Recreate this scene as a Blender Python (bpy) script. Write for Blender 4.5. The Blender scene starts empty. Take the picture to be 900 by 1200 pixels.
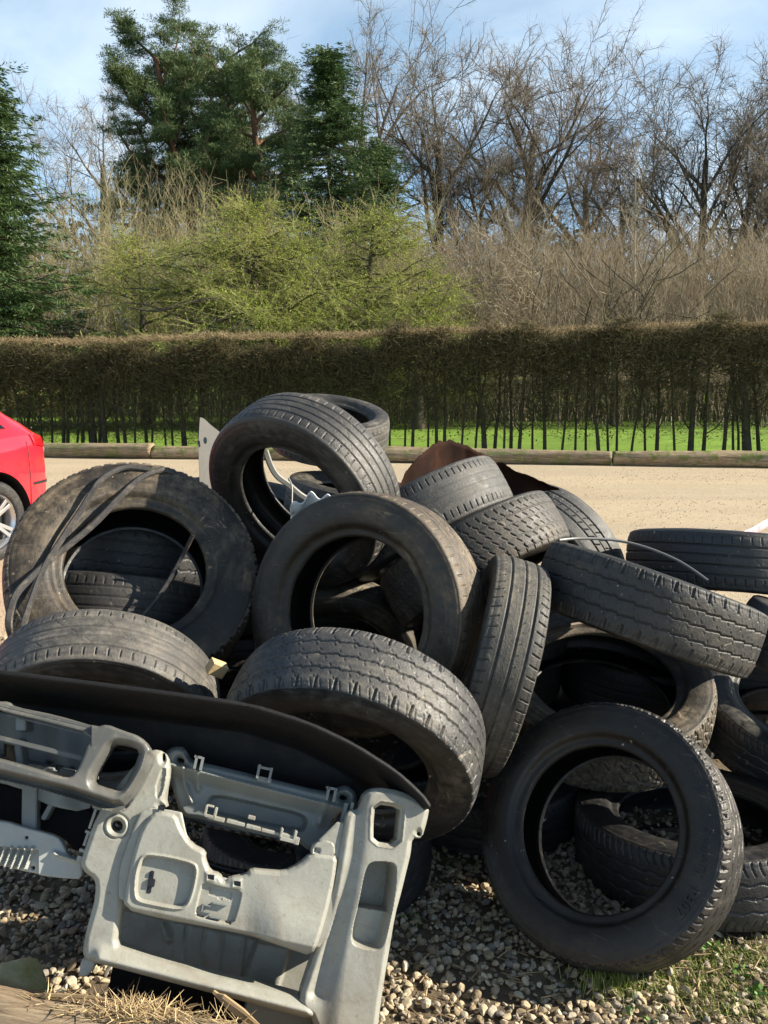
import bpy, bmesh, math, random
import numpy as np
from mathutils import Vector, Matrix
random.seed(7)
RNG = np.random.default_rng(7)
SC = bpy.context.scene
COL = SC.collection
PI = math.pi

# ---------------------------------------------------------------- camera
CAM_H, PITCH, FPX = 1.43, math.radians(8.8), 1000.0      # photograph is 900 x 1200
cam = bpy.data.cameras.new('camera'); cam_o = bpy.data.objects.new('camera', cam); COL.objects.link(cam_o)
cam_o.location = (0, 0, CAM_H); cam_o.rotation_euler = (PI/2 - PITCH, 0, 0)
cam.sensor_fit = 'VERTICAL'; cam.sensor_height = 24; cam.lens = 24*FPX/1200
cam.clip_start = 0.05; cam.clip_end = 3000
SC.camera = cam_o
_R = np.array([1, 0, 0.]); _U = np.array([0, math.sin(PITCH), math.cos(PITCH)]); _D = np.array([0, math.cos(PITCH), -math.sin(PITCH)])
_C = np.array([0, 0, CAM_H])
def pt(u, v, z):
    """world point seen in direction (u, v) at depth z: used to measure the place"""
    return _C + z*_D + _R*((u-450)/FPX*z) - _U*((v-600)/FPX*z)
def ground_at(u, v, h=0.0):
    d = pt(u, v, 1) - _C
    return _C + d*((h-CAM_H)/d[2])
def at_y(u, v, Y):
    d = pt(u, v, 1) - _C
    return _C + d*(Y/d[1])

# ---------------------------------------------------------------- object helpers
def props(o, label=None, cat=None, group=None, kind=None):
    if label: o['label'] = label
    if cat: o['category'] = cat
    if group: o['group'] = group
    if kind: o['kind'] = kind
    return o
def empty(name, loc=(0, 0, 0), label=None, cat=None, group=None):
    o = bpy.data.objects.new(name, None); COL.objects.link(o); o.location = loc; o.empty_display_size = 0.1
    return props(o, label, cat, group)
def mesh_np(name, V, Fq, mat, parent=None, smooth=True, inv=None):
    """V (n,3), Fq (m,4) or (m,3) or list of such"""
    me = bpy.data.meshes.new(name)
    V = np.asarray(V, dtype=np.float32).reshape(-1, 3)
    if not isinstance(Fq, (list, tuple)): Fq = [Fq]
    Fq = [np.asarray(f, dtype=np.int32) for f in Fq if len(f)]
    loops = np.concatenate([f.ravel() for f in Fq]); tot = np.concatenate([np.full(len(f), f.shape[1], np.int32) for f in Fq])
    st = np.concatenate([[0], np.cumsum(tot)[:-1]]).astype(np.int32)
    me.vertices.add(len(V)); me.vertices.foreach_set('co', V.ravel())
    me.loops.add(len(loops)); me.loops.foreach_set('vertex_index', loops)
    me.polygons.add(len(tot)); me.polygons.foreach_set('loop_start', st); me.polygons.foreach_set('loop_total', tot)
    me.update(calc_edges=True)
    me.polygons.foreach_set('use_smooth', np.full(len(tot), bool(smooth)))
    me.validate()
    o = bpy.data.objects.new(name, me); COL.objects.link(o)
    if mat: me.materials.append(mat)
    if parent: o.parent = parent
    return o
def from_bm(name, bm, mat, parent=None, smooth=False, loc=None):
    me = bpy.data.meshes.new(name); bm.to_mesh(me); bm.free()
    if mat: me.materials.append(mat)
    if smooth:
        for p in me.polygons: p.use_smooth = True
    o = bpy.data.objects.new(name, me); COL.objects.link(o)
    if parent: o.parent = parent
    if loc is not None: o.location = loc
    return o
def add_box(bm, c, s, M=None, bevel=0.0):
    r = bmesh.ops.create_cube(bm, size=1.0)
    vs = r['verts']
    for v in vs:
        v.co = Vector((v.co.x*s[0], v.co.y*s[1], v.co.z*s[2]))
    if bevel > 0:
        es = list({e for v in vs for e in v.link_edges})
        rr = bmesh.ops.bevel(bm, geom=es, offset=bevel, segments=2, affect='EDGES', profile=0.6)
        vs = list({v for f in rr['faces'] for v in f.verts} | {v for v in vs if v.is_valid})
    for v in vs:
        v.co = v.co + Vector(c)
        if M is not None: v.co = M @ v.co
    return vs
class Tubes:
    """collects tapered tubes (and ribbons) into one mesh"""
    def __init__(s): s.V = []; s.F = []; s.n = 0
    def add(s, P, r, k=4):
        P = np.asarray(P, float); r = np.asarray(r, float)
        if r.ndim == 0: r = np.full(len(P), float(r))
        T = np.gradient(P, axis=0); T /= np.linalg.norm(T, axis=1)[:, None]+1e-9
        a = np.array([0, 0, 1.]) if abs(T[0][2]) < .8 else np.array([1., 0, 0])
        X = np.cross(T, a); X /= np.linalg.norm(X, axis=1)[:, None]+1e-9; Y = np.cross(T, X)
        t = np.arange(k)*2*PI/k
        ring = (np.cos(t)[None, :, None]*X[:, None, :]+np.sin(t)[None, :, None]*Y[:, None, :])*r[:, None, None]+P[:, None, :]
        s.V.append(ring.reshape(-1, 3))
        i = np.arange(len(P)-1)[:, None]*k; j = np.arange(k)[None, :]; j2 = (j+1) % k
        f = np.stack([i+j, i+j2, i+k+j2, i+k+j], -1).reshape(-1, 4)+s.n
        s.F.append(f); s.n += len(P)*k
    def build(s, name, mat, parent=None, smooth=True):
        return mesh_np(name, np.concatenate(s.V), np.concatenate(s.F), mat, parent, smooth)
def segs_mesh(name, A, B, wa, wb, mat, parent=None, k=3):
    """many straight tapered 3-sided twigs at once: A,B (n,3)"""
    A = np.asarray(A); B = np.asarray(B); n = len(A)
    T = B-A; T /= np.linalg.norm(T, axis=1)[:, None]+1e-9
    h = np.where(np.abs(T[:, 2:3]) < .8, np.array([[0, 0, 1.]]), np.array([[1., 0, 0]]))
    X = np.cross(T, h); X /= np.linalg.norm(X, axis=1)[:, None]+1e-9; Y = np.cross(T, X)
    wa = np.broadcast_to(wa, (n,))[:, None]; wb = np.broadcast_to(wb, (n,))[:, None]
    V = []
    for c, w in ((A, wa), (B, wb)):
        for q in range(k):
            t = q*2*PI/k; V.append(c+(math.cos(t)*X+math.sin(t)*Y)*w)
    V = np.stack(V, 1).reshape(-1, 3)
    b = np.arange(n)[:, None, None]*(2*k); q = np.arange(k)
    f = np.stack([q, (q+1) % k, (q+1) % k+k, q+k], -1)[None]+b
    return mesh_np(name, V, f.reshape(-1, 4), mat, parent, True)
def leaves_mesh(name, P, N, size, mat, parent=None, aspect=0.5):
    """many small leaf quads (rhombs): P centres, N long directions"""
    n = len(P); N = N/(np.linalg.norm(N, axis=1)[:, None]+1e-9)
    h = RNG.normal(size=(n, 3)); X = np.cross(N, h); X /= np.linalg.norm(X, axis=1)[:, None]+1e-9
    s = np.broadcast_to(size, (n,))[:, None]
    V = np.stack([P-N*s*.5, P+X*s*aspect*.5, P+N*s*.5, P-X*s*aspect*.5], 1).reshape(-1, 3)
    f = (np.arange(n)[:, None]*4+np.arange(4)[None])
    return mesh_np(name, V, f, mat, parent, False)

# ---------------------------------------------------------------- materials
class NT:
    def __init__(s, name):
        s.m = bpy.data.materials.new(name); s.m.use_nodes = True; s.t = s.m.node_tree; s.b = s.t.nodes['Principled BSDF']
    def n(s, typ, **k):
        o = s.t.nodes.new(typ)
        for a, v in k.items():
            if a in o.inputs.keys() if isinstance(a, str) else False: o.inputs[a].default_value = v
            else: setattr(o, a, v)
        return o
    def l(s, a, b): s.t.links.new(a, b)
    def coord(s, kind='Object', scale=(1, 1, 1), loc=(0, 0, 0), rot=(0, 0, 0)):
        c = s.t.nodes.new('ShaderNodeTexCoord'); m = s.t.nodes.new('ShaderNodeMapping')
        m.inputs['Scale'].default_value = scale; m.inputs['Location'].default_value = loc; m.inputs['Rotation'].default_value = rot
        s.l(c.outputs[kind], m.inputs['Vector']); return m.outputs[0]
    def noise(s, vec, scale, detail=4, rough=.55, dist=0):
        o = s.t.nodes.new('ShaderNodeTexNoise'); o.inputs['Scale'].default_value = scale; o.inputs['Detail'].default_value = detail
        o.inputs['Roughness'].default_value = rough; o.inputs['Distortion'].default_value = dist; s.l(vec, o.inputs['Vector']); return o.outputs['Fac']
    def voro(s, vec, scale, feat='F1', out='Distance'):
        o = s.t.nodes.new('ShaderNodeTexVoronoi'); o.feature = feat; o.inputs['Scale'].default_value = scale; s.l(vec, o.inputs['Vector']); return o.outputs[out]
    def ramp(s, fac, stops):
        o = s.t.nodes.new('ShaderNodeValToRGB'); e = o.color_ramp.elements
        while len(e) < len(stops): e.new(0.5)
        for i, (p, c) in enumerate(stops):
            e[i].position = p; e[i].color = (*c, 1) if len(c) == 3 else c
        s.l(fac, o.inputs[0]); return o.outputs[0]
    def rng(s, fac, a, b, c=0., d=1.):
        o = s.t.nodes.new('ShaderNodeMapRange'); o.inputs[1].default_value = a; o.inputs[2].default_value = b; o.inputs[3].default_value = c; o.inputs[4].default_value = d
        s.l(fac, o.inputs[0]); return o.outputs[0]
    def mix(s, fac, a, b, mode='MIX'):
        o = s.t.nodes.new('ShaderNodeMix'); o.data_type = 'RGBA'; o.blend_type = mode
        if isinstance(fac, (int, float)): o.inputs[0].default_value = fac
        else: s.l(fac, o.inputs[0])
        for q, x in ((6, a), (7, b)):
            if isinstance(x, (tuple, list)): o.inputs[q].default_value = (*x[:3], 1)
            else: s.l(x, o.inputs[q])
        return o.outputs[2]
    def math(s, op, a, b=None, clamp=False):
        o = s.t.nodes.new('ShaderNodeMath'); o.operation = op; o.use_clamp = clamp
        for q, x in ((0, a), (1, b)):
            if x is None: continue
            if isinstance(x, (int, float)): o.inputs[q].default_value = x
            else: s.l(x, o.inputs[q])
        return o.outputs[0]
    def bump(s, h, strength=.5, dist=.01, prev=None):
        o = s.t.nodes.new('ShaderNodeBump'); o.inputs['Strength'].default_value = strength; o.inputs['Distance'].default_value = dist
        s.l(h, o.inputs['Height'])
        if prev is not None: s.l(prev, o.inputs['Normal'])
        return o.outputs[0]
    def out(s, col=None, rough=None, bump=None, metal=None, spec=None, **kw):
        for k, v in (('Base Color', col), ('Roughness', rough), ('Metallic', metal), ('Specular IOR Level', spec), ('Normal', bump)):
            if v is None: continue
            if isinstance(v, (int, float)): s.b.inputs[k].default_value = v
            elif isinstance(v, (tuple, list)): s.b.inputs[k].default_value = (*v[:3], 1)
            else: s.l(v, s.b.inputs[k])
        for k, v in kw.items(): s.b.inputs[k.replace('_', ' ')].default_value = v
        return s.m

def m_rubber(name, base=(.03, .03, .031), dust=(.17, .145, .11), amt=.5, seed=0., rough=.62, stain=0.25):
    t = NT(name); v = t.coord('Object', loc=(seed*3.1, seed*1.7, seed*.9)); base = tuple(x*.34 for x in base); dust = tuple(x*.88 for x in dust)
    n1 = t.noise(v, 4.2, 6, .6, .6); n2 = t.noise(v, 38, 5, .65); n3 = t.noise(v, 190, 3, .6)
    # radius and height on the tyre: dirt and wear run in rings
    c0 = t.t.nodes.new('ShaderNodeTexCoord'); sx = t.t.nodes.new('ShaderNodeSeparateXYZ'); t.l(c0.outputs['Object'], sx.inputs[0])
    rr = t.math('SQRT', t.math('ADD', t.math('POWER', sx.outputs[0], 2.), t.math('POWER', sx.outputs[1], 2.)))
    cb = t.t.nodes.new('ShaderNodeCombineXYZ'); t.l(rr, cb.inputs[0]); t.l(sx.outputs[2], cb.inputs[1]); t.l(t.math('MULTIPLY', n1, .03), cb.inputs[2])
    ringn = t.noise(cb.outputs[0], 75, 4, .6); ringf = t.noise(cb.outputs[0], 420, 2, .5)
    f = t.math('MULTIPLY', t.rng(n1, .42, .68), t.rng(n2, .34, .75)); f = t.math('MULTIPLY', f, t.rng(ringn, .30, .66, .15, 1.25)); f = t.math('MULTIPLY', f, amt*1.15, True)
    c = t.mix(t.rng(n3, .3, .7), base, tuple(x*1.6 for x in base))
    c = t.mix(f, c, dust)
    st = t.math('MULTIPLY', t.rng(t.noise(v, 9, 8, .75, 2.2), .62, .68), stain*2.2, True)
    c = t.mix(st, c, tuple(x*1.5 for x in dust))
    pale = t.rng(t.noise(v, 75, 2, .5), .72, .75)
    c = t.mix(t.math('MULTIPLY', pale, t.rng(t.noise(v, 6, 2), .46, .56)), c, (.38, .33, .25))
    sc = t.rng(t.noise(t.coord('Object', scale=(9, 90, 30), rot=(.4, .3, .7+seed)), 1.6, 3, .5, .5), .67, .71)
    c = t.mix(t.math('MULTIPLY', sc, .35), c, (.14, .13, .12))
    r = t.math('ADD', t.rng(n2, .3, .75, rough-.20, rough+.06), t.math('MULTIPLY', f, .3), True)
    cr = t.rng(t.voro(t.coord('Object', scale=(1, 1, 1.6)), 95, 'DISTANCE_TO_EDGE'), 0, .05)
    hb = t.math('ADD', t.math('MULTIPLY', n3, .5), n2); hb = t.math('ADD', hb, t.math('MULTIPLY', ringf, .35)); hb = t.math('ADD', hb, t.math('MULTIPLY', cr, .18)); hb = t.math('ADD', hb, t.math('MULTIPLY', st, .8))
    return t.out(c, r, t.bump(hb, .5, .0022), spec=.5)
def m_plain(name, col, rough=.6, var=.15, scale=12, bump=.2, bdist=.004, metal=0., spec=.5, dirt=None, dirt_amt=.3, coord='Object'):
    t = NT(name); v = t.coord(coord)
    n1 = t.noise(v, scale, 6, .6); n2 = t.noise(v, scale*7, 4, .6)
    c = t.mix(t.rng(n1, .3, .7), tuple(x*(1-var) for x in col), tuple(min(1, x*(1+var)) for x in col))
    if dirt:
        d = t.math('MULTIPLY', t.rng(t.noise(v, scale*.7, 7, .7, 1.), .48, .68), dirt_amt, True); c = t.mix(d, c, dirt)
        d2 = t.math('MULTIPLY', t.rng(t.noise(v, scale*9, 3, .5), .64, .72), dirt_amt, True); c = t.mix(d2, c, dirt)
    return t.out(c, t.rng(n2, .3, .7, max(.02, rough-.08), min(1, rough+.1)), t.bump(n2, bump, bdist), metal, spec)
def m_twig(name, cols, rough=.85):
    t = NT(name); g = t.t.nodes.new('ShaderNodeNewGeometry')
    st = [(i_/(len(cols)-1), c) for i_, c in enumerate(cols)]
    return t.out(t.ramp(g.outputs['Random Per Island'], st), rough, spec=.15)
# ---------------------------------------------------------------- tyres
def sm(x, a, b):
    t = np.clip((x-a)/(b-a), 0, 1); return t*t*(3-2*t)
def band(d, w, soft=.0011):
    return 1-sm(np.abs(d), w/2-soft*.5, w/2+soft)
def tri(x): return 2*np.abs(2*(x-np.floor(x+.5)))-1
def pattern(kind, U, Y, hw, L, rs):
    """groove depth 0..1 over arc length U (m), across Y (m, -hw..hw)"""
    G = np.zeros_like(U)
    def pitch(p): return L/max(1, round(L/p))
    aY = np.abs(Y)
    if kind == 'zig':
        p = pitch(.048)
        for k, y0 in enumerate((-.040, 0, .040)):
            ph = U/p+.25*k
            w = np.clip((2*(ph-np.floor(ph))-1)*1.0, -1, 1)*.0030*(1)
            jmp = np.clip(np.abs(2*(ph-np.floor(ph))-1)*9-8, 0, 1)
            G = np.maximum(G, .85*band(Y-y0-w*(1-jmp), .0036))
        for k, y0 in enumerate((-.066, -.030, -.012, .012, .030, .066, -.052, .052)):
            q = (U/p+.37*k) % 1
            G = np.maximum(G, .42*band((q-.5)*p+(Y-y0)*.8, .0018, .0009)*(1-sm(np.abs(Y-y0), .003, .005)))
        q = ((U/p) % 1-.5)*p
        G = np.maximum(G, band(q, .006)*sm(aY, hw-.020, hw-.016)*.9)
        p2 = p/2; q = ((U/p2) % 1-.5)*p2
        G = np.maximum(G, .5*band(q+(aY-hw)*.3, .0015, .0009)*sm(aY, hw-.013, hw-.011))
    elif kind == 'rib':
        p = pitch(.030)
        for y0 in (-.047, -.016, .016, .047):
            G = np.maximum(G, .62*band(Y-y0, .0042))
        q = ((U/p+.5*(Y > 0)) % 1-.5)*p
        G = np.maximum(G, .7*band(q+(aY-.058)**2*3*np.sign(Y), .0028)*sm(aY, .053, .057)*(1-sm(aY, hw-.004, hw)))
        p2 = pitch(.12); q = ((U/p2) % 1-.5)*p2
        for k, y0 in enumerate((-.031, 0, .031)):
            qq = ((U/p2+.33*k) % 1-.5)*p2
            G = np.maximum(G, .22*band(qq*.9+(Y-y0), .0022)*(1-sm(np.abs(qq), .008, .012)))
    elif kind == 'slick':
        p = pitch(.026)
        q = ((U/p) % 1-.5)*p
        G = np.maximum(G, .7*band(q, .0032)*sm(aY, .052, .055)*(1-sm(aY, hw-.004, hw)))
        G = np.maximum(G, .15*band(Y, .006)+.15*band(aY-.03, .005))
    elif kind == 'dash':
        p = pitch(.034)
        for k, y0 in enumerate((-.070, -.045, -.022, .002, .025, .048)):
            q = ((U/p+.31*k) % 1-.5)*p
            G = np.maximum(G, .8*band(q+(Y-y0)*.9, .0038)*(1-sm(np.abs(Y-y0), .006, .009)))
        G = np.maximum(G, .65*band(Y-.040, .0035)+.35*band(Y+.034, .003)+.3*band(Y-.012, .002))
        q = ((U/p) % 1-.5)*p
        G = np.maximum(G, .8*band(q+(Y-.07)*.25, .0045)*sm(Y, .060, .064)*(1-sm(aY, hw-.004, hw)))
        G = np.maximum(G, .6*band(q, .003)*sm(-Y, .058, .062))
    elif kind == 'rib3':
        p = pitch(.030)
        for y0 in (-.034, .006, .040):
            G = np.maximum(G, .8*band(Y-y0, .0055))
        q = ((U/p+.5*(Y > 0)) % 1-.5)*p
        G = np.maximum(G, .75*band(q-(aY-.05)*.25, .003)*sm(aY, .050, .053))
        G = np.maximum(G, .4*band(q+Y*.8, .0018)*(1-sm(aY, .030, .034))*(Y > .008))
    elif kind == 'block':
        p = pitch(.036)
        for y0 in (-.030, .030): G = np.maximum(G, band(Y-y0, .0055))
        G = np.maximum(G, .5*band(Y, .003))
        q = ((U/p+np.sign(Y)*.25) % 1-.5)*p
        G = np.maximum(G, .9*band(q-Y*.55, .0042)*sm(aY, .006, .009))
        G = np.maximum(G, .35*band(((U/p*2) % 1-.5)*p/2-Y*.55, .0014, .0008)*sm(aY, .034, .036))
    elif kind == 'lug':
        p = pitch(.046)
        q = ((U/p+.5*(Y > 0)) % 1-.5)*p
        G = np.maximum(G, band(q-Y*.35, .009)*sm(aY, .050, .054))
        G = np.maximum(G, band(aY-.042-.006*np.clip(tri(U/p)*2, -1, 1), .008))
        G = np.maximum(G, band(q+Y*.6, .006)*(1-sm(aY, .038, .042)))
        G = np.maximum(G, .4*band(((U/p*3) % 1-.5)*p/3, .0018, .0009))
    elif kind == 'wave':
        p = pitch(.055)
        for k, y0 in enumerate((-.036, .0, .036)):
            G = np.maximum(G, .8*band(Y-y0-.003*np.sin(2*PI*(U/p+.3*k)), .0045))
        p2 = pitch(.0225); q = ((U/p2) % 1-.5)*p2
        G = np.maximum(G, .75*band(q+np.sin((aY-.06)*60)*.008, .0038)*sm(aY, .056, .060))
        q = ((U/p) % 1-.5)*p
        G = np.maximum(G, .4*band(q*.4+Y, .002)*(1-sm(np.abs(q), .01, .018)))
    return G
def smooth_noise1(th, rs, amp, ks=(1, 2, 3, 5, 8)):
    s = np.zeros_like(th)
    for k in ks: s += np.sin(k*th+rs.uniform(0, 7))*amp/k**.7
    return s
SIDE_PTS = [(0.00, .61), (0.008, .67), (0.03, .715), (0.075, .735), (0.14, .75), (0.19, .79), (0.24, .90), (0.36, .975), (0.52, 1.0), (0.68, .985), (0.80, .95), (0.88, .915)]
def side_profile(R, W, rin, n):
    """(r, x) from bead toe to the edge of the tread band"""
    q = np.array(SIDE_PTS); t = np.linspace(0, 1, len(q)); tt = np.linspace(0, 1, n)
    r = rin+np.interp(tt, t, q[:, 0])*(R-rin); x = np.interp(tt, t, q[:, 1])*W/2
    ker = np.array([1, 2, 3, 2, 1.])/9
    rp = np.convolve(np.pad(r, 2, mode='edge'), ker, 'valid'); xp = np.convolve(np.pad(x, 2, mode='edge'), ker, 'valid')
    rp[0], xp[0] = r[0], x[0]; rp[-1], xp[-1] = r[-1], x[-1]
    return rp, xp
def make_tyre(pose, name, label, kind, mat, det=1, depth=.0065, lugs=None, cat='tyre', group='scrap tyres dumped in a heap', texts=(), spin=0., liner=None, flat=0., tmat=None):
    c, n, R, W, rin = pose
    n = Vector(n).normalized()
    up = Vector((0, 0, 1)); up = (up-n*up.dot(n))
    if up.length < .15: up = Vector((0, 1, 0)) - n*n.y
    up.normalize(); rt = up.cross(n)
    M = Matrix(((rt.x, up.x, n.x, c[0]), (rt.y, up.y, n.y, c[1]), (rt.z, up.z, n.z, c[2]), (0, 0, 0, 1)))
    root = empty(name, (0, 0, 0), label, cat, group); root.matrix_world = M
    rs = np.random.default_rng(abs(hash(label)) % 1000 if False else sum(ord(ch)*(i+1) for i, ch in enumerate(label)) % 9973)
    NT_, NX = (1080, 92) if det == 1 else ((620, 56) if det == 2 else (320, 40))
    th = np.linspace(0, 2*PI, NT_, endpoint=False)
    # tread band: arc from (R-.12*(R-rin), .915 w) over the crown to the other side
    re, xe = rin+.88*(R-rin), .915*W/2
    hwf = .80*W/2                                   # half width of the flat running surface
    s = np.linspace(-1, 1, NX)
    a = np.abs(s); fl = .84
    x = np.where(a < fl, a/fl*hwf, hwf+(xe-hwf)*np.sin((a-fl)/(1-fl)*PI/2)**.9)
    crown = R-.004*(np.clip(a/fl, 0, 1))**2
    r = np.where(a < fl, crown-.004*np.clip(a/fl, 0, 1)**10, (R-.008)+(re-(R-.008))*(1-np.cos((a-fl)/(1-fl)*PI/2)))
    x = x*np.sign(s)
    # arc coordinate across
    ds = np.sqrt(np.diff(x)**2+np.diff(r)**2); Y = np.concatenate([[0], np.cumsum(ds)]); Y -= Y[-1]/2
    hw = np.interp(hwf, x, Y)
    TH, YY = np.meshgrid(th+spin, Y, indexing='ij')
    L = 2*PI*R
    G = pattern(kind, (TH*R) % L, YY, hw, L, rs)
    edge = (1-sm(np.abs(YY), hw+.012, hw+.022)) if lugs is None else (1-sm(np.abs(YY), hw+lugs*.6, hw+lugs))
    if lugs is not None:
        p = L/round(L/.040); q = ((TH*R/p) % 1-.5)*p
        G = np.maximum(G, band(q+(.25*p)*(YY > 0), .0085)*sm(np.abs(YY), hw-.008, hw-.004))
    edge *= (1-sm(np.abs(s), .93, .985))[None]
    G = G*edge
    wear = 1-.35*sm(smooth_noise1(TH, rs, .5), .2, .9)
    gd = G*depth*wear
    tr = np.gradient(r); tx = np.gradient(x); tl = np.hypot(tr, tx); nr, nx = np.abs(tx)/tl, np.sign(s)*np.abs(tr)/tl
    wob = smooth_noise1(th, rs, .0012)[:, None]+flat*np.cos(2*(th-rs.uniform(0, 6)))[:, None]
    fade = (1-sm(a, .9, 1.0))[None]
    rough_n = rs.normal(size=G.shape)*.00018*fade
    RR = r[None]-gd*nr[None]+wob+rough_n; XX = x[None]-gd*nx[None]
    V = np.stack([RR*np.cos(th)[:, None], RR*np.sin(th)[:, None], XX], -1).reshape(-1, 3)
    def grid_faces(nt, m, flip=False):
        i = np.arange(nt)[:, None]; j = np.arange(m-1)[None]; i2 = (i+1) % nt
        f = np.stack([i*m+j, i2*m+j, i2*m+j+1, i*m+j+1], -1).reshape(-1, 4)
        return f[:, ::-1] if flip else f
    mesh_np('tread', V, grid_faces(NT_, NX), tmat or mat, root)
    # side walls
    NS = 46 if det == 1 else 28
    rr, xx = side_profile(R, W, rin, NS)
    xx[-1] = xe; rr[-1] = re
    nt2 = NT_//4
    th2 = np.linspace(0, 2*PI, NT_, endpoint=False)[::4]
    wob2 = wob[::4]
    rid = np.zeros(NS)
    f01 = (rr-rin)/(R-rin)
    for pos, w_, h_ in ((.27, .02, .0014), (.31, .012, .0008), (.70, .014, .0012), (.74, .010, .0006), (.785, .010, .0010), (.84, .02, .0012)):
        rid += np.exp(-((f01-pos)/w_)**2)*h_
    for sgn in (1, -1):
        fadew = f01[None]
        R2 = rr[None]+wob2*fadew; X2 = (xx+rid)[None]*np.ones_like(wob2)+smooth_noise1(th2, rs, .0015)[:, None]*np.sin(f01*PI)[None]
        V2 = np.stack([R2*np.cos(th2)[:, None], R2*np.sin(th2)[:, None], sgn*X2], -1).reshape(-1, 3)
        sw = mesh_np('sidewall', V2, grid_faces(len(th2), NS, sgn < 0), mat, root)
        if sgn > 0:
            for (txt, a0, rad, size, ex) in texts:
                wrap_text(txt, a0, rad, size, ex, rr, xx+rid, mat, sw)
    # inner liner
    q = np.array([(0.0, .60), (.05, .56), (.12, .62), (.30, .80), (.55, .90), (.80, .84), (.90, .55), (.92, 0), (.90, -.55), (.80, -.84), (.55, -.90), (.30, -.80), (.12, -.62), (.05, -.56), (.0, -.60)])
    t = np.linspace(0, 1, len(q)); tt = np.linspace(0, 1, 43)
    r3 = rin+np.interp(tt, t, q[:, 0])*(R-rin); x3 = np.interp(tt, t, q[:, 1])*W/2
    V3 = np.stack([r3[None]*np.cos(th2)[:, None], r3[None]*np.sin(th2)[:, None], x3[None]*np.ones((len(th2), 1))], -1).reshape(-1, 3)
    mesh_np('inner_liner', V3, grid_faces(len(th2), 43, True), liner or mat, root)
    return root
def wrap_text(txt, a0, rad, size, ex, rr, xx, mat, parent):
    cu = bpy.data.curves.new('lettering', 'FONT'); cu.body = txt; cu.size = size; cu.extrude = ex; cu.offset = size*.014; cu.resolution_u = 3
    cu.space_character = 1.12; cu.bevel_depth = size*.012
    to = bpy.data.objects.new('tmp_text', cu); COL.objects.link(to)
    dg = bpy.context.evaluated_depsgraph_get(); me = bpy.data.meshes.new_from_object(to.evaluated_get(dg))
    bm = bmesh.new(); bm.from_mesh(me)
    bmesh.ops.triangulate(bm, faces=bm.faces)
    bmesh.ops.subdivide_edges(bm, edges=[e for e in bm.edges if e.calc_length() > size*.25], cuts=2)
    bpy.data.objects.remove(to); bpy.data.curves.remove(cu)
    for v in bm.verts:
        a = a0-v.co.x*1.0/rad; r = rad+v.co.y
        x = float(np.interp(r, rr, xx))
        v.co = Vector((r*math.cos(a), r*math.sin(a), x+v.co.z-.0002))
    bm.to_mesh(me); bm.free(); me.materials.append(mat); me.name = 'lettering'
    o = bpy.data.objects.new('lettering', me); COL.objects.link(o); o.parent = parent
    return o
# ---------------------------------------------------------------- the heap
POSE = {   # centre, axis, radius, width, bead radius (metres)
    'T1': ((0.5696, 2.0449, 0.2805), (-0.5389, -0.6172, 0.5733), 0.325, 0.185, 0.203),
    'T2': ((0.7216, 2.7345, 0.3945), (-0.0233, -0.3492, 0.9367), 0.368, 0.19, 0.238),
    'T3': ((0.782, 2.4791, 0.757), (0.3372, 0.1476, 0.9298), 0.332, 0.205, 0.2),
    'T4': ((1.2175, 2.9628, 0.787), (0.077, 0.205, 0.9757), 0.345, 0.2, 0.21),
    'T5': ((1.3981, 2.517, 0.5756), (0.3514, 0.0018, 0.9362), 0.31, 0.19, 0.2),
    'T6': ((1.4285, 2.7562, 0.3019), (-0.0296, -0.3185, 0.9474), 0.34, 0.2, 0.22),
    'T7': ((0.9166, 2.3254, 0.1047), (-0.0301, 0.0851, 0.9959), 0.35, 0.2, 0.22),
    'T8': ((0.3141, 2.3778, 0.616), (0.9609, -0.0843, -0.2637), 0.315, 0.17, 0.2),
    'T9': ((-0.0563, 2.4248, 0.7562), (-0.4623, -0.8621, 0.2075), 0.352, 0.205, 0.22),
    'T10': ((-0.081, 2.085, 0.509), (-0.2285, -0.8244, -0.5178), 0.340, 0.205, 0.21),
    'T11': ((-0.7714, 2.22, 0.5376), (0.0827, -0.8662, -0.4927), 0.315, 0.19, 0.2),
    'T12': ((-0.7609, 2.5468, 0.8303), (0.3079, -0.7283, 0.6122), 0.37, 0.215, 0.205),
    'T13': ((-0.2726, 2.8599, 1.0561), (-0.4653, -0.7795, -0.4193), 0.335, 0.2, 0.205),
    'T14': ((-0.245, 3.86, 1.21), (0.1228, -0.2455, 0.9616), 0.27, 0.19, 0.17),
    'T15': ((0.150, 3.07, 0.922), (-0.455, 0.31, 0.84), 0.325, 0.2, 0.2),
    'T16': ((0.3158, 2.9146, 0.8081), (-0.4619, 0.3428, 0.818), 0.335, 0.2, 0.2),
    'T17': ((0.6753, 3.4594, 0.6738), (-0.7316, -0.5764, -0.3641), 0.345, 0.2, 0.2),
    'T21': ((-0.10, 3.56, 0.90), (0.15, -0.02, 0.98), 0.32, 0.2, 0.2),
    'T22': ((-0.62, 3.55, 0.87), (0.12, -0.08, 0.98), 0.32, 0.2, 0.2),
    'T23': ((-0.9034, 2.8464, 0.6352), (0.0585, 0.3867, 0.9204), 0.33, 0.2, 0.2),
    'T24': ((-0.9226, 3.0661, 0.8241), (0.1369, 0.1615, 0.9773), 0.33, 0.2, 0.2),
    'T25': ((-0.1742, 3.0264, 0.4257), (0.0347, -0.9762, -0.2141), 0.3, 0.2, 0.2),
    'T26': ((-0.1921, 2.3071, 0.0946), (-0.0323, 0.0545, 0.998), 0.33, 0.2, 0.2),
    'T27': ((0.3423, 2.6824, 0.0751), (-0.0005, -0.0003, 1.0), 0.33, 0.2, 0.2),
}
LIN = m_rubber('rubber_liner', (.010, .010, .010), (.03, .026, .022), .3, 9, .5, .1)
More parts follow.
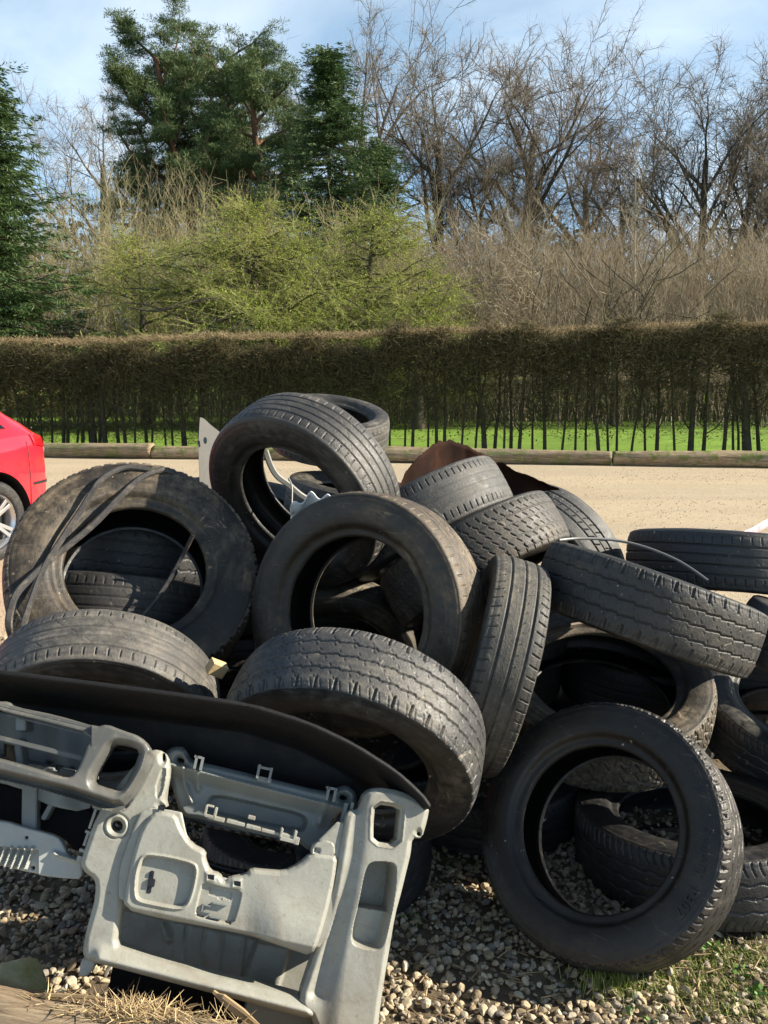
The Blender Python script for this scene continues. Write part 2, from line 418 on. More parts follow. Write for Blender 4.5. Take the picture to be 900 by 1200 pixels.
def TY(key, label, kind, seed, base=(.03, .03, .031), dust=(.17, .145, .11), amt=.5, rough=.62, stain=.2, **k):
    mat = m_rubber('rubber_%d' % seed, base, dust, amt*1.25, seed, rough, stain)
    tmat = m_rubber('worn_sunlit_tread_%d' % seed, tuple(x*2.1+.010 for x in base), tuple(x*1.3 for x in dust), amt*1.25, seed+.5, rough+.04, stain)  # tread lighter than sidewall: partly wear, partly sun and shade put into colour
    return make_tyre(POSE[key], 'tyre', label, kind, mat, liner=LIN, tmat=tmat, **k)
TY('T1', 'black tyre leaning upright at the front right, raised lettering and numbers on its sidewall', 'wave', 1, (.028, .026, .024), (.13, .11, .085), .45, .5, .12, lugs=.022,
   texts=[('Sentury  P307', .30, .270, .032, .0022), ('Sentury  P307', PI+.25, .270, .032, .0022)])
TY('T2', 'big brown-grey tyre lying nearly flat, open hole just above the front right tyre', 'lug', 2, (.055, .048, .038), (.28, .22, .15), 1.0, .62, .4, lugs=.02,
   texts=[('CONTINENTAL', .72,   .306, .034, .0022)])
TY('T3', 'tyre tilted down to the right, zigzag grooves, white hose touching its top edge', 'zig', 3, (.03, .03, .03), (.22, .19, .14), .5, stain=.3)
TY('T4', 'clean flat-lying tyre with straight grooves at the back right of the heap', 'rib', 4, (.025, .025, .027), (.12, .11, .09), .35, .5)
TY('T5', 'tyre cut by the right edge, just under the clean flat-lying tyre', 'block', 5, (.045, .045, .047), (.2, .19, .17), .5, det=2)
TY('T6', 'flat-lying tyre at the right edge with a pale ribbed band around its hole', 'wave', 6, (.04, .04, .04), (.3, .28, .24), .6, .5, det=1)
TY('T7', 'tyre flat on the ground behind the front right tyre, seen through its hole', 'wave', 7, (.028, .028, .03), (.15, .13, .10), .4, .5)
TY('T8', 'slim tyre standing nearly edge-on, right beside the round central tyre', 'rib3', 8, (.042, .04, .036), (.23, .2, .15), .7)
TY('T9', 'central round tyre with open hole and brown scuffed sidewall, white cloth above it', 'rib', 9, (.055, .043, .031), (.27, .205, .135), .85, .58, .3)
TY('T10', 'broad tyre with three zigzag grooves directly behind the end of the black dashboard top', 'zig', 10, (.045, .045, .046), (.26, .23, .18), .55, .55, .25, depth=.008)
TY('T11', 'worn grey tyre with straight grooves at the left edge, behind the dashboard top', 'rib', 11, (.06, .057, .052), (.25, .22, .18), .8, .6, .2)
TY('T12', 'large chunky off-road tyre with black straps on its sidewall, beside the red car', 'lug', 12, (.05, .04, .03), (.27, .205, .13), .95, .58, .35, lugs=.045, depth=.009)
TY('T13', 'topmost tyre of the heap, leaning, with its hole to the lower left', 'rib', 13, (.036, .035, .034), (.2, .18, .15), .55, .55, .15)
TY('T14', 'small pale tyre lying flat behind the topmost tyre', 'rib', 14, (.06, .057, .05), (.26, .23, .19), .8, det=2)
TY('T15', 'bald smooth tyre stacked in front of the rusty metal sheet', 'slick', 15, (.045, .045, .045), (.22, .2, .165), .6)
TY('T16', 'tyre with short slanting tread cuts, stacked against the bald tyre, nearer the camera', 'dash', 16, (.05, .045, .038), (.25, .2, .15), .7)
TY('T17', 'tyre with block-pattern tread behind the two stacked tyres, beside the open gravel', 'block', 17, (.055, .055, .054), (.22, .21, .18), .6)
TY('T21', 'pale tyre wedged low behind the topmost tyre, left of the rusty sheet', 'rib', 18, (.06, .055, .048), (.28, .24, .18), .7, det=2)
TY('T22', 'tyre seen through the hole of the topmost tyre', 'rib', 19, (.06, .057, .052), (.25, .22, .18), .7, det=2)
TY('T23', 'lower dark tyre seen through the hole of the strapped off-road tyre', 'rib', 20, (.03, .028, .026), (.14, .12, .09), .6, det=2)
TY('T24', 'upper dark tyre seen through the hole of the strapped off-road tyre', 'zig', 21, (.028, .028, .03), (.1, .09, .08), .3, det=2)
TY('T25', 'dusty tyre seen through the hole of the central round tyre', 'block', 22, (.05, .045, .036), (.25, .21, .14), .8, det=2)
TY('T26', 'dark tyre flat on the gravel behind the dashboard, peeping out at its right', 'wave', 23, (.022, .022, .023), (.1, .09, .07), .3, det=2)
TY('T27', 'dark tyre flat on the ground between the front right tyre and the slim edge-on tyre', 'wave', 24, (.022, .022, .023), (.1, .09, .07), .3, det=3)

# the inside of the heap, glimpsed only in gaps
for k, (x, y, z, tx, ty) in enumerate(((.98, 3.22, .10, .0, .0), (1.02, 3.20, .305, .03, -.02), (-.22, 3.66, .10, 0, 0), (-.20, 3.62, .305, .02, 0), (-.12, 3.66, .51, -.02, .03), (-.10, 3.64, .70, .1, 0), (-.66, 3.62, .10, 0, 0), (-.64, 3.60, .305, 0, 0), (-.66, 3.60, .51, 0, 0), (-.64, 3.58, .70, .1, -.05), (-.95, 3.02, .10, 0, 0), (-.93, 2.98, .30, .03, .05), (.36, 3.30, .10, 0, 0), (.38, 3.28, .305, .02, .03), (.42, 3.26, .51, .04, .02), (1.42, 3.36, .10, 0, 0), (1.40, 3.33, .305, .03, .02))):
    POSE['B'] = ((x, y, z), (tx, ty, 1.), .325, .2, .2)
    if k == 0:
        b0 = TY('B', 'dark tyre buried in the heap, glimpsed only through gaps', 'rib', 50, (.03, .03, .03), (.12, .10, .08), .4, det=3); b0['group'] = 'tyres buried inside the heap'
    else:
        c_ = b0.copy(); COL.objects.link(c_); c_.matrix_world = Matrix.Translation((x, y, z)) @ Vector((tx, ty, 1.)).to_track_quat('Z', 'Y').to_matrix().to_4x4()
        for ch in [o for o in bpy.data.objects if o.parent == b0]:
            d_ = ch.copy(); COL.objects.link(d_); d_.parent = c_
# ---------------------------------------------------------------- ground
def hterr(x, y):
    """gentle unevenness of the lot near the heap"""
    return 0.0*x
def m_ground():
    t = NT('gravel_lot'); v = t.coord('Object')
    n1 = t.noise(v, .7, 5, .55); n2 = t.noise(v, 9, 6, .65); n3 = t.noise(v, 60, 4, .7); vo = t.voro(v, 85)
    c = t.ramp(n1, [(.3, (.42, .33, .22)), (.7, (.56, .455, .32))])
    c = t.mix(t.rng(n2, .35, .7), c, (.48, .38, .25)); c = t.mix(t.math('MULTIPLY', t.rng(n3, .56, .7), .55), c, (.20, .155, .105))
    c = t.mix(t.math('MULTIPLY', t.rng(vo, .06, .2, 1, 0), .5), c, (.58, .50, .38))
    tr_ = t.noise(t.coord('Object', scale=(.12, 1, 1), rot=(0, 0, -.15)), 1.1, 5, .6); c = t.mix(t.rng(tr_, .42, .62, 0, .55), c, (.36, .30, .21)); n5 = t.noise(v, 26, 5, .75); c = t.mix(t.rng(n5, .52, .66, 0, .6), c, (.60, .54, .44)); c = t.mix(t.rng(n5, .42, .32, 0, .6), c, (.26, .21, .15))
    h = t.math('ADD', t.math('MULTIPLY', n3, 1.), t.math('MULTIPLY', t.rng(vo, 0, .4, 1, 0), .8))
    return t.out(c, .95, t.bump(h, .7, .012), spec=.2)
def m_soil():
    t = NT('dark_soil'); v = t.coord('Object')
    n = t.noise(v, 6, 6, .6); n3 = t.noise(v, 70, 4, .7)
    c = t.ramp(n, [(.3, (.10, .075, .05)), (.7, (.19, .15, .10))])
    return t.out(c, .95, t.bump(n3, .8, .01), spec=.2)
def m_lawn():
    t = NT('lawn'); v = t.coord('Object')
    n = t.noise(v, .35, 5, .6); n3 = t.noise(v, 9, 5, .7)
    n1_ = t.noise(t.coord('Object', scale=(.25, 1, 1)), .8, 6, .65); c = t.ramp(n, [(.3, (.12, .23, .022)), (.7, (.24, .38, .05))]); c = t.mix(t.rng(n3, .35, .75), c, (.10, .17, .025)); c = t.mix(t.rng(n1_, .5, .65, 0, .75), c, (.13, .15, .04))  # duller streaks put strips of tree shade into the lawn colour
    return t.out(c, .9, t.bump(n3, .6, .04), spec=.2)
def sheet(name, x0, x1, y0, y1, z, mat, nx=2, ny=2, fn=None):
    X, Y = np.meshgrid(np.linspace(x0, x1, nx), np.linspace(y0, y1, ny), indexing='ij')
    Z = np.full_like(X, z) if fn is None else z+fn(X, Y)
    V = np.stack([X, Y, Z], -1).reshape(-1, 3)
    i = np.arange(nx-1)[:, None]; j = np.arange(ny-1)[None]
    f = np.stack([i*ny+j, (i+1)*ny+j, (i+1)*ny+j+1, i*ny+j+1], -1).reshape(-1, 4)
    o = mesh_np(name, V, f, mat); o['kind'] = 'structure'; return o
LOT = m_ground()
LAWN = m_lawn()
sheet('ground', -600, 600, -60, 900, -.05, LAWN, 2, 2)
# the lot: bounded by the timber kerb line
def kerb_y(x): return 15.05-.16*x
X = np.linspace(-26, 26, 105)
rows = 60
Vg = []
for xx_ in X:
    ys = np.concatenate([np.linspace(-6, 1.2, 6), np.linspace(1.25, 4, 24), np.linspace(4.2, kerb_y(xx_), rows-30)])
    for yy_ in ys:
        z_ = .006*math.sin(xx_*1.3+yy_*.8)+.006*math.sin(yy_*2.1-xx_*.7)
        Vg.append((xx_, yy_, z_))
i = np.arange(len(X)-1)[:, None]; j = np.arange(rows-1)[None]
fg = np.stack([i*rows+j, (i+1)*rows+j, (i+1)*rows+j+1, i*rows+j+1], -1).reshape(-1, 4)
mesh_np('gravel_lot', Vg, fg, LOT)['kind'] = 'structure'
# soil patch under the heap
ang = np.linspace(0, 2*PI, 64, endpoint=False); rr_ = 1+.12*np.sin(3*ang+1)+.07*np.sin(7*ang)
ring = np.stack([.15+2.1*rr_*np.cos(ang), 2.55+1.45*rr_*np.sin(ang), np.full(64, .0165)], -1)
mesh_np('soil', np.concatenate([[(0.15, 2.55, .0165)], ring]), np.array([(0, 1+k, 1+(k+1) % 64) for k in range(64)]), m_soil())['kind'] = 'structure'

# loose stones
def ico(sub):
    bm = bmesh.new(); bmesh.ops.create_icosphere(bm, subdivisions=sub, radius=1)
    V = np.array([v.co[:] for v in bm.verts]); Fc = np.array([[v.index for v in f.verts] for f in bm.faces]); bm.free(); return V, Fc
def stones(n, xr, yr, smin, smax, sub, zf, keep=None, seed=3, fall=None):
    rs = np.random.default_rng(seed); V0, F0 = ico(sub)
    shapes = []
    for k in range(14):
        P = V0.copy(); 
        for q in range(4):
            d = rs.normal(size=3); d /= np.linalg.norm(d); P *= (1+.22*np.tanh(3*(P@d))[:, None]*rs.uniform(-.7, .7))
        for q in range(7):                       # chipped flats
            d = rs.normal(size=3); d /= np.linalg.norm(d); cut = rs.uniform(.42, .8); s = P@d; P = P-np.clip(s-cut, 0, None)[:, None]*d*.85
        P *= np.array([1, rs.uniform(.65, .95), rs.uniform(.45, .75)]); shapes.append(P)
    x = rs.uniform(*xr, n); y = rs.uniform(*yr, n)
    if keep is not None:
        m = keep(x, y, rs); x, y = x[m], y[m]
    n = len(x); s = smin+(smax-smin)*rs.uniform(size=n)**2.2
    k = rs.integers(0, 14, n); A = np.stack(shapes)[k]
    a = rs.uniform(0, 2*PI, n); b = rs.normal(0, .45, n); c_ = rs.normal(0, .45, n)
    ca, sa, cb, sb, cc, sc_ = np.cos(a), np.sin(a), np.cos(b), np.sin(b), np.cos(c_), np.sin(c_)
    Z0 = np.zeros(n); O = np.ones(n)
    Rz = np.stack([ca, -sa, Z0, sa, ca, Z0, Z0, Z0, O], -1).reshape(n, 3, 3); Rx = np.stack([O, Z0, Z0, Z0, cb, -sb, Z0, sb, cb], -1).reshape(n, 3, 3); Ry = np.stack([cc, Z0, sc_, Z0, O, Z0, -sc_, Z0, cc], -1).reshape(n, 3, 3)
    M = Rz@Rx@Ry
    P = np.einsum('nij,nvj->nvi', M, A)*s[:, None, None]
    z = zf(x, y, s, rs)
    P += np.stack([x, y, z], -1)[:, None]
    m = len(V0); Fc = (F0[None]+np.arange(n)[:, None, None]*m).reshape(-1, 3)
    return P.reshape(-1, 3), Fc
def m_stone():
    t = NT('gravel_stone'); g = t.t.nodes.new('ShaderNodeNewGeometry'); v = t.coord('Object')
    r = g.outputs['Random Per Island']
    c = t.ramp(r, [(0, (.26, .20, .125)), (.2, (.45, .36, .235)), (.45, (.56, .46, .31)), (.62, (.40, .35, .27)), (.8, (.66, .58, .42)), (.92, (.26, .24, .21)), (1, (.34, .18, .10))])
    c.node.color_ramp.interpolation = 'CONSTANT'
    n = t.noise(v, 110, 4, .65); c = t.mix(t.rng(n, .3, .75), c, t.mix(.5, c, (.16, .125, .085)))
    return t.out(c, .85, t.bump(n, .5, .003), spec=.3)
STONE = m_stone()
def near_keep(x, y, rs):
    k = np.ones_like(x, bool)
    gx = sm(x, .55, 1.0)*sm(y, 1.2, 1.7)                     # earthier, greener to the right
    k &= rs.uniform(size=len(x)) > gx*.62
    k &= ~((x < -.1) & (y < 1.5))
    return k
Pa, Fa = stones(23000, (-1.5, 1.8), (1.35, 2.75), .0062, .0165, 2, lambda x, y, s, rs: .013+s*.35+rs.uniform(-.004, .012, len(x)), near_keep, 3)
Pb, Fb = stones(9000, (-2.2, 2.6), (2.6, 4.6), .008, .018, 1, lambda x, y, s, rs: .010+s*.3+rs.uniform(-.004, .004, len(x)), None, 4)
Pc, Fc_ = stones(12000, (-5.5, 6.5), (4.2, 13.9), .004, .011, 1, lambda x, y, s, rs: .004+s*.2+0*x, None, 5)
mesh_np('gravel', np.concatenate([Pa, Pb, Pc]), [np.concatenate([Fa, Fb+len(Pa), Fc_+len(Pa)+len(Pb)])], STONE, smooth=False)['kind'] = 'stuff'
# ---------------------------------------------------------------- car dashboard leaning on the front tyres
_A, _B, _Cc = pt(0, 880, 1.70), pt(500, 880, 1.83), pt(250, 1200, 1.62)
DN = np.cross(_B-_A, _Cc-_A); DN /= np.linalg.norm(DN)
if DN[1] > 0: DN = -DN
def dash_pt(U, V, d=0.0):
    """real place on the dashboard's own plane (measured once), d metres proud of it"""
    rays = _D[None]+_R[None]*((np.ravel(U)-450)/FPX)[:, None]-_U[None]*((np.ravel(V)-600)/FPX)[:, None]
    t = ((_A-_C)@DN)/(rays@DN)
    return _C+rays*t[:, None]+DN[None]*np.ravel(d)[:, None]
def chaikin(p, n=2):
    p = np.asarray(p, float)
    for _ in range(n):
        q = np.roll(p, -1, 0); p = np.stack([p*.78+q*.22, p*.22+q*.78], 1).reshape(-1, 2)
    return p
def sd(U, V, poly, n=2):
    """signed distance in px, positive inside"""
    p = chaikin(poly, n) if n else np.asarray(poly, float)
    P = np.stack([U.ravel(), V.ravel()], -1); best = np.full(len(P), 1e9); ins = np.zeros(len(P), bool)
    for a, b in zip(p, np.roll(p, -1, 0)):
        ab = b-a; ap = P-a; t = np.clip((ap@ab)/(ab@ab+1e-12), 0, 1)
        best = np.minimum(best, np.hypot(*(ap-t[:, None]*ab).T))
        c = (a[1] > P[:, 1]) != (b[1] > P[:, 1])
        if abs(b[1]-a[1]) > 1e-9: ins ^= c & (P[:, 0] < (b[0]-a[0])*(P[:, 1]-a[1])/(b[1]-a[1])+a[0])
    return np.where(ins, best, -best).reshape(U.shape)
def line_d(U, V, pts):
    P = np.stack([U.ravel(), V.ravel()], -1); best = np.full(len(P), 1e9)
    pts = np.asarray(pts, float)
    for a, b in zip(pts[:-1], pts[1:]):
        ab = b-a; ap = P-a; t = np.clip((ap@ab)/(ab@ab+1e-12), 0, 1)
        best = np.minimum(best, np.hypot(*(ap-t[:, None]*ab).T))
    return best.reshape(U.shape)
def hfield(name, outer, holes, fn, mat, parent, step=1.5, rpx=4, rd=.006, skirt=.025, n=2, hn=2):
    o_ = np.asarray(outer, float); x0, y0 = o_.min(0)-3; x1, y1 = o_.max(0)+3
    U, V = np.meshgrid(np.arange(x0, x1, step), np.arange(y0, y1, step), indexing='ij')
    m = sd(U, V, outer, n)
    for h in holes: m = np.minimum(m, -sd(U, V, h, hn))
    gx, gy = np.gradient(m, step); g2 = np.maximum(gx*gx+gy*gy, .25)
    out = m < 0
    mm = np.clip(m, -step*1.6, 0)
    U2 = np.where(out, U-mm*gx/g2, U); V2 = np.where(out, V-mm*gy/g2, V)
    mc = np.clip(m, 0, None)
    d = fn(U2, V2, mc) if fn else np.zeros_like(U)
    e = 1-np.clip(mc/rpx, 0, 1); d = d-rd*(1-np.sqrt(np.clip(1-e*e, 0, 1)))
    nx, ny = U.shape
    i = np.arange(nx-1)[:, None]; j = np.arange(ny-1)[None]
    f = np.stack([i*ny+j, (i+1)*ny+j, (i+1)*ny+j+1, i*ny+j+1], -1).reshape(-1, 4)
    mf = m.ravel()[f]
    f = f[((mf > 0).sum(1) >= 2)]
    P = dash_pt(U2, V2, d)
    used = np.unique(f); remap = np.full(len(P), -1); remap[used] = np.arange(len(used)); f = remap[f]; P = P[used]
    faces = [f]
    if skirt:
        E = np.concatenate([f[:, [0, 1]], f[:, [1, 2]], f[:, [2, 3]], f[:, [3, 0]]])
        key = np.sort(E, 1); _, idx, cnt = np.unique(key[:, 0]*10**7+key[:, 1], return_index=True, return_counts=True)
        be = E[idx[cnt == 1]]; nb = np.unique(be); rm = np.full(len(P), -1); rm[nb] = len(P)+np.arange(len(nb))
        P = np.concatenate([P, P[nb]-DN*skirt])
        faces.append(np.stack([be[:, 1], be[:, 0], rm[be[:, 0]], rm[be[:, 1]]], -1))
    o = mesh_np(name, P, [np.concatenate(faces)], mat, parent, True)
    try:
        o.data.set_sharp_from_angle(angle=math.radians(50))
    except Exception: pass
    return o
def rec(U, V, poly, depth, wall, n=2):
    return -depth*sm(sd(U, V, poly, n), 0, wall)
dash = empty('car_dashboard', tuple(pt(250, 1150, 1.7)), 'stripped grey car dashboard with black top, leaning upside against the front tyres', 'car dashboard')
dash.matrix_world = Matrix.Identity(4)
M_GREY = m_plain('dash_grey_plastic', (.285, .285, .25), .46, .07, 14, .5, .0014, spec=.5, dirt=(.19, .16, .12), dirt_amt=.6)
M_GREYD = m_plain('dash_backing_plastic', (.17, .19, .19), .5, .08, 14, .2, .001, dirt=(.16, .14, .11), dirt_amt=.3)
M_BEZ = m_plain('bezel_dark_plastic', (.095, .096, .09), .34, .12, 10, .25, .0008, spec=.6, dirt=(.28, .26, .22), dirt_amt=.35)
M_BLK = m_plain('black_soft_plastic', (.008, .008, .009), .6, .2, 10, .5, .0015, spec=.25, dirt=(.03, .027, .024), dirt_amt=.2)
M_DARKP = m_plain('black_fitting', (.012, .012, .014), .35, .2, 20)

# black padded top: a hood with a lip
lip = [(-130, 770), (-30, 783), (0, 787), (100, 799), (200, 812), (292, 825), (360, 846), (413, 871), (463, 903), (492, 930), (503, 946)]
cov = lip+[(486, 950), (440, 948), (380, 945), (300, 925), (215, 893), (130, 875), (0, 850), (-130, 835)]
def f_cov(U, V, m):
    l = line_d(U, V, lip)
    return .050-.150*sm(l, 5, 34)**.8-.02*sm(l, 34, 90)
hfield('top_cover', cov, [], f_cov, M_BLK, dash, 1.6, 4, .008, .05, 1)

# main facia: left column, lower bar
fac = [(122, 940), (150, 905), (172, 880), (186, 878), (197, 885), (200, 905), (193, 935), (196, 948), (179, 951), (166, 965), (158, 985), (152, 1013), (146, 1045), (141, 1075), (137, 1108),
       (150, 1113), (183, 1124), (240, 1140), (300, 1155), (345, 1166), (362, 1172), (372, 1197), (300, 1177), (200, 1151), (137, 1134), (112, 1128), (100, 1126), (95, 1118), (98, 1100), (103, 1082), (110, 1058), (112, 1040), (110, 1030), (100, 1024), (93, 1013), (99, 995), (108, 968), (118, 948)]
def f_fac(U, V, m):
    d = .006*sm(m, 0, 7)
    d += rec(U, V, [(137+9*math.cos(a), 968+9*math.sin(a)) for a in np.linspace(0, 2*PI, 16, endpoint=False)], -.0, 2)
    c = np.hypot(U-137, V-968); d += .004*np.exp(-((c-11)/2.2)**2)-.003*np.exp(-((c-14.5)/1.2)**2)
    d += .022*np.exp(-((line_d(U, V, [(120, 1120), (183, 1136), (300, 1166), (370, 1184)])/9)**2))
    d += rec(U, V, [(181, 925), (189, 900), (196, 900), (191, 930), (184, 938)], .006, 1.5, 1)
    d -= .010*sm(105-U, 0, 10)*sm(V, 1020, 1040)
    return d
hfield('facia', fac, [[(137+6.5*math.cos(a), 968+6.5*math.sin(a)) for a in np.linspace(0, 2*PI, 14, endpoint=False)], [(190, 884), (193, 882), (194, 890), (191, 893)],
       [(187, 943), (194, 944), (193, 949), (186, 948)]], f_fac, M_GREY, dash, 1.0, 2.6, .0045, .05, 1)
# clips beside the left column
bm = bmesh.new()
def dbox(bm, u, v, w, h, d0, d1, rot=0):
    """a moulded block on the dashboard: centre u,v, size in px, from d0 to d1"""
    c, s = math.cos(rot), math.sin(rot); q = []
    for dd in (d0, d1):
        for a, b in ((-.5, -.5), (.5, -.5), (.5, .5), (-.5, .5)):
            x, y = a*w, b*h; q.append(bm.verts.new(dash_pt(np.array([u+x*c-y*s]), np.array([v+x*s+y*c]), np.array([dd]))[0]))
    for f in ((0, 1, 2, 3), (7, 6, 5, 4), (0, 4, 5, 1), (1, 5, 6, 2), (2, 6, 7, 3), (3, 7, 4, 0)): bm.faces.new([q[k] for k in f])
for (u, v, w, h, r) in ((108, 959, 3, 26, .33), (115, 961, 3, 26, .33), (113, 947, 10, 3, .33), (104, 976, 10, 3, .33), (100, 984, 3, 16, .33), (106, 986, 3, 16, .33), (98, 998, 12, 4, .3), (94, 1008, 10, 8, .3)):
    dbox(bm, u, v, w, h, -.03, -.006, r)
bmesh.ops.recalc_face_normals(bm, faces=bm.faces); from_bm('clip_rail', bm, M_GREY, dash)

# shell behind the visible panels, so seams stay narrow
opn = [(208, 925), (235, 930), (300, 945), (352, 955), (376, 975), (368, 998), (356, 1012), (340, 1022), (300, 1026), (262, 1030), (240, 1012), (222, 990)]
hfield('sub_frame', [(168, 945), (210, 950), (300, 972), (366, 990), (402, 955), (410, 990), (398, 1060), (380, 1110), (350, 1108), (250, 1084), (140, 1060), (140, 1020), (155, 975)], [opn], lambda U, V, m: .015+0*U, M_GREY, dash, 2.0, 2, .003, .0, 1, 1)
# centre panel with pocket and switch plate
pan = [(180, 952), (193, 950), (208, 954), (214, 971), (225, 988), (242, 997), (241, 1006), (247, 1020), (258, 1023), (263, 1032), (269, 1027), (288, 1024), (294, 1017), (312, 1019), (332, 1020), (349, 1012), (364, 999), (380, 1000), (395, 1002),
       (391, 1030), (384, 1062), (374, 1094), (364, 1118), (340, 1110), (300, 1096), (230, 1083), (190, 1076), (145, 1064), (150, 1030), (158, 995), (167, 968)]
pocket = [(168, 998), (196, 1001), (229, 1009), (233, 1018), (229, 1040), (223, 1058), (213, 1065), (185, 1060), (162, 1055), (158, 1044), (160, 1020)]
plate = [(238, 1030), (260, 1037), (285, 1041), (281, 1060), (274, 1082), (252, 1078), (228, 1072), (232, 1050)]
def f_pan(U, V, m):
    d = .021+.005*sm(m, 0, 5)+.016*sm(V-(1012+.28*(U-180)), -30, 40)*sm(U, 285, 330)
    p = sd(U, V, pocket)
    d += .0038*np.exp(-((p-1.0)/1.4)**2)
    d += -.040*sm(p, 3, 7)
    d += -.008*sm(sd(U, V, plate, 1), 0, 2.2)
    for (u, v) in ((247, 1026), (277, 1033)):
        d += .003*np.exp(-(np.maximum(abs(U-u), abs(V-v))/6)**4)
    d -= .012*sm(V-(1058+.21*(U-150)), 0, 14)
    for s_ in slots: d -= .010*sm(sd(U, V, s_, 0), -.3, .7)
    return d
slots = [[(u-3.6, v-3), (u+4, v-2), (u+3.4, v+3.4), (u-4, v+2.6)] for (u, v) in ((247.5, 1026), (278, 1033.5), (190, 946.5))]
slots += [[(246, 1039), (272, 1045), (271, 1053), (261, 1051), (260, 1053), (256, 1052), (256, 1050), (245, 1047)]]
slots += [[(231, 1069), (239, 1071), (238.5, 1073.5), (230.5, 1071.5)], [(264, 1077), (271, 1078.6), (270.4, 1081), (263.6, 1079.4)]]
hfield('centre_panel', pan, [], f_pan, M_GREY, dash, .75, 2.2, .004, .03, 1, 0)
for s_ in slots:
    s2_ = np.array(s_); c2_ = s2_.mean(0); s2_ = c2_+(s2_-c2_)*1.02
    base_ = f_pan(np.array([[c2_[0]]]), np.array([[c2_[1]]]), np.array([[20.]]))[0, 0]
    P_ = dash_pt(s2_[:, 0], s2_[:, 1], np.full(len(s2_), base_+.0035)); bm = bmesh.new(); bm.faces.new([bm.verts.new(p) for p in P_]); bmesh.ops.triangulate(bm, faces=bm.faces); from_bm('slot', bm, M_DARKP, dash)  # black face in each slot stands in for the shade inside
bm = bmesh.new()
dbox(bm, 258, 1057.5, 17, 1.6, .018, .026, .2); dbox(bm, 238, 1062, 1.6, 9, .018, .025, .2); dbox(bm, 243, 1059, 9, 1.4, .018, .025, .2); dbox(bm, 243, 1067, 9, 1.4, .018, .025, .2); dbox(bm, 253, 1073, 14, 2, .018, .026, .2)
bmesh.ops.recalc_face_normals(bm, faces=bm.faces); from_bm('plate_ribs', bm, M_GREYD, dash)
bm = bmesh.new()
dbox(bm, 177, 1033, 5.5, 26, .002, .016, .16); dbox(bm, 178.5, 1033, 8, 9, .004, .021, .16); dbox(bm, 179.5, 1022, 4, 5, .01, .02, .16)
bmesh.ops.recalc_face_normals(bm, faces=bm.faces); bmesh.ops.bevel(bm, geom=bm.edges[:], offset=.001, segments=2, affect='EDGES'); from_bm('pocket_clip', bm, M_DARKP, dash)

# recess under the panel
rc = [(135, 1056), (200, 1060), (300, 1078), (372, 1098), (388, 1115), (372, 1200), (300, 1190), (200, 1160), (118, 1135)]
def f_rc(U, V, m):
    t = V-(1070+.22*(U-150))
    d = -.030-.12*sm(t, -6, 16)
    d += .05*np.exp(-((line_d(U, V, [(175, 1070), (190, 1115)])/5)**2))*sm(t, -5, 30)*.6
    d += .05*sm(abs(U-(330-(V-1100)*.3))*-1, -26, -20)*sm(t, 0, 10)*.55
    for k in (215, 238, 262, 290): d += .006*np.exp(-((U-k+.12*(V-1090))/2.2)**2)
    return d
hfield('glovebox_recess', rc, [], f_rc, M_GREY, dash, 1.6, 2, .002, 0, 0)

bm = bmesh.new(); dbox(bm, 255, 1205, 290, 120, -.26, -.165, .2)  # box added to block sunlight from the gravel below the dashboard
bmesh.ops.recalc_face_normals(bm, faces=bm.faces); from_bm('sun_blocker', bm, M_BLK, dash)
# upper tray housing
tray = [(186, 884), (200, 874), (214, 874), (222, 890), (236, 893), (300, 908), (384, 929), (396, 924), (410, 920), (422, 930), (420, 950), (402, 952), (394, 975), (391, 1000), (366, 1002), (352, 990), (300, 980), (262, 970), (232, 962), (211, 960), (204, 945), (196, 915)]
slot = [(244, 932), (262, 932), (310, 943), (354, 953), (364, 960), (363, 972), (356, 980), (300, 968), (244, 956), (238, 948)]
cold = [(232, 938), (245, 923), (300, 930), (360, 944), (378, 952), (372, 985), (300, 980), (240, 964)]
def f_tray(U, V, m):
    d = -.045+.010*sm(m, 0, 6)
    t = V-(893+.255*(U-220))
    d += -.030*sm(t, 8, 26)+.008*np.exp(-((t-8)/3)**2)
    d += rec(U, V, slot, .030, 5)
    d += .012*np.exp(-((line_d(U, V, [(227, 895), (231, 925)])/4)**2))+.012*np.exp(-((line_d(U, V, [(384, 932), (378, 965)])/5)**2))
    d += .010*np.exp(-((line_d(U, V, [(215, 880), (213, 915), (222, 940)])/3.2)**2))
    return d
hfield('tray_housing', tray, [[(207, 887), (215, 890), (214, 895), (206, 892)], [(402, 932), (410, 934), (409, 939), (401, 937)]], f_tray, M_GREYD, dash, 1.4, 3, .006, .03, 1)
for grp_ in (((303, 904, 3, 17, -.04, -.012), (317, 908, 3, 17, -.04, -.012), (310, 900, 16, 3, -.04, -.014), (310, 914, 17, 6, -.045, -.02)),
             ((229, 893, 3, 16, -.04, -.012), (236, 895, 3, 16, -.04, -.012), (232, 887, 9, 3, -.04, -.012)), ((385, 930, 3, 16, -.04, -.012), (393, 932, 3, 16, -.04, -.012), (389, 924, 11, 3, -.04, -.012)),
             ((409, 960, 3, 40, -.02, .004), (403, 958, 4, 34, -.03, -.006))):
    bm = bmesh.new()
    for (u, v, w, h, a, b) in grp_: dbox(bm, u, v, w, h, a, b, .22)
    bmesh.ops.recalc_face_normals(bm, faces=bm.faces); from_bm('mounting_tab', bm, M_GREYD, dash)
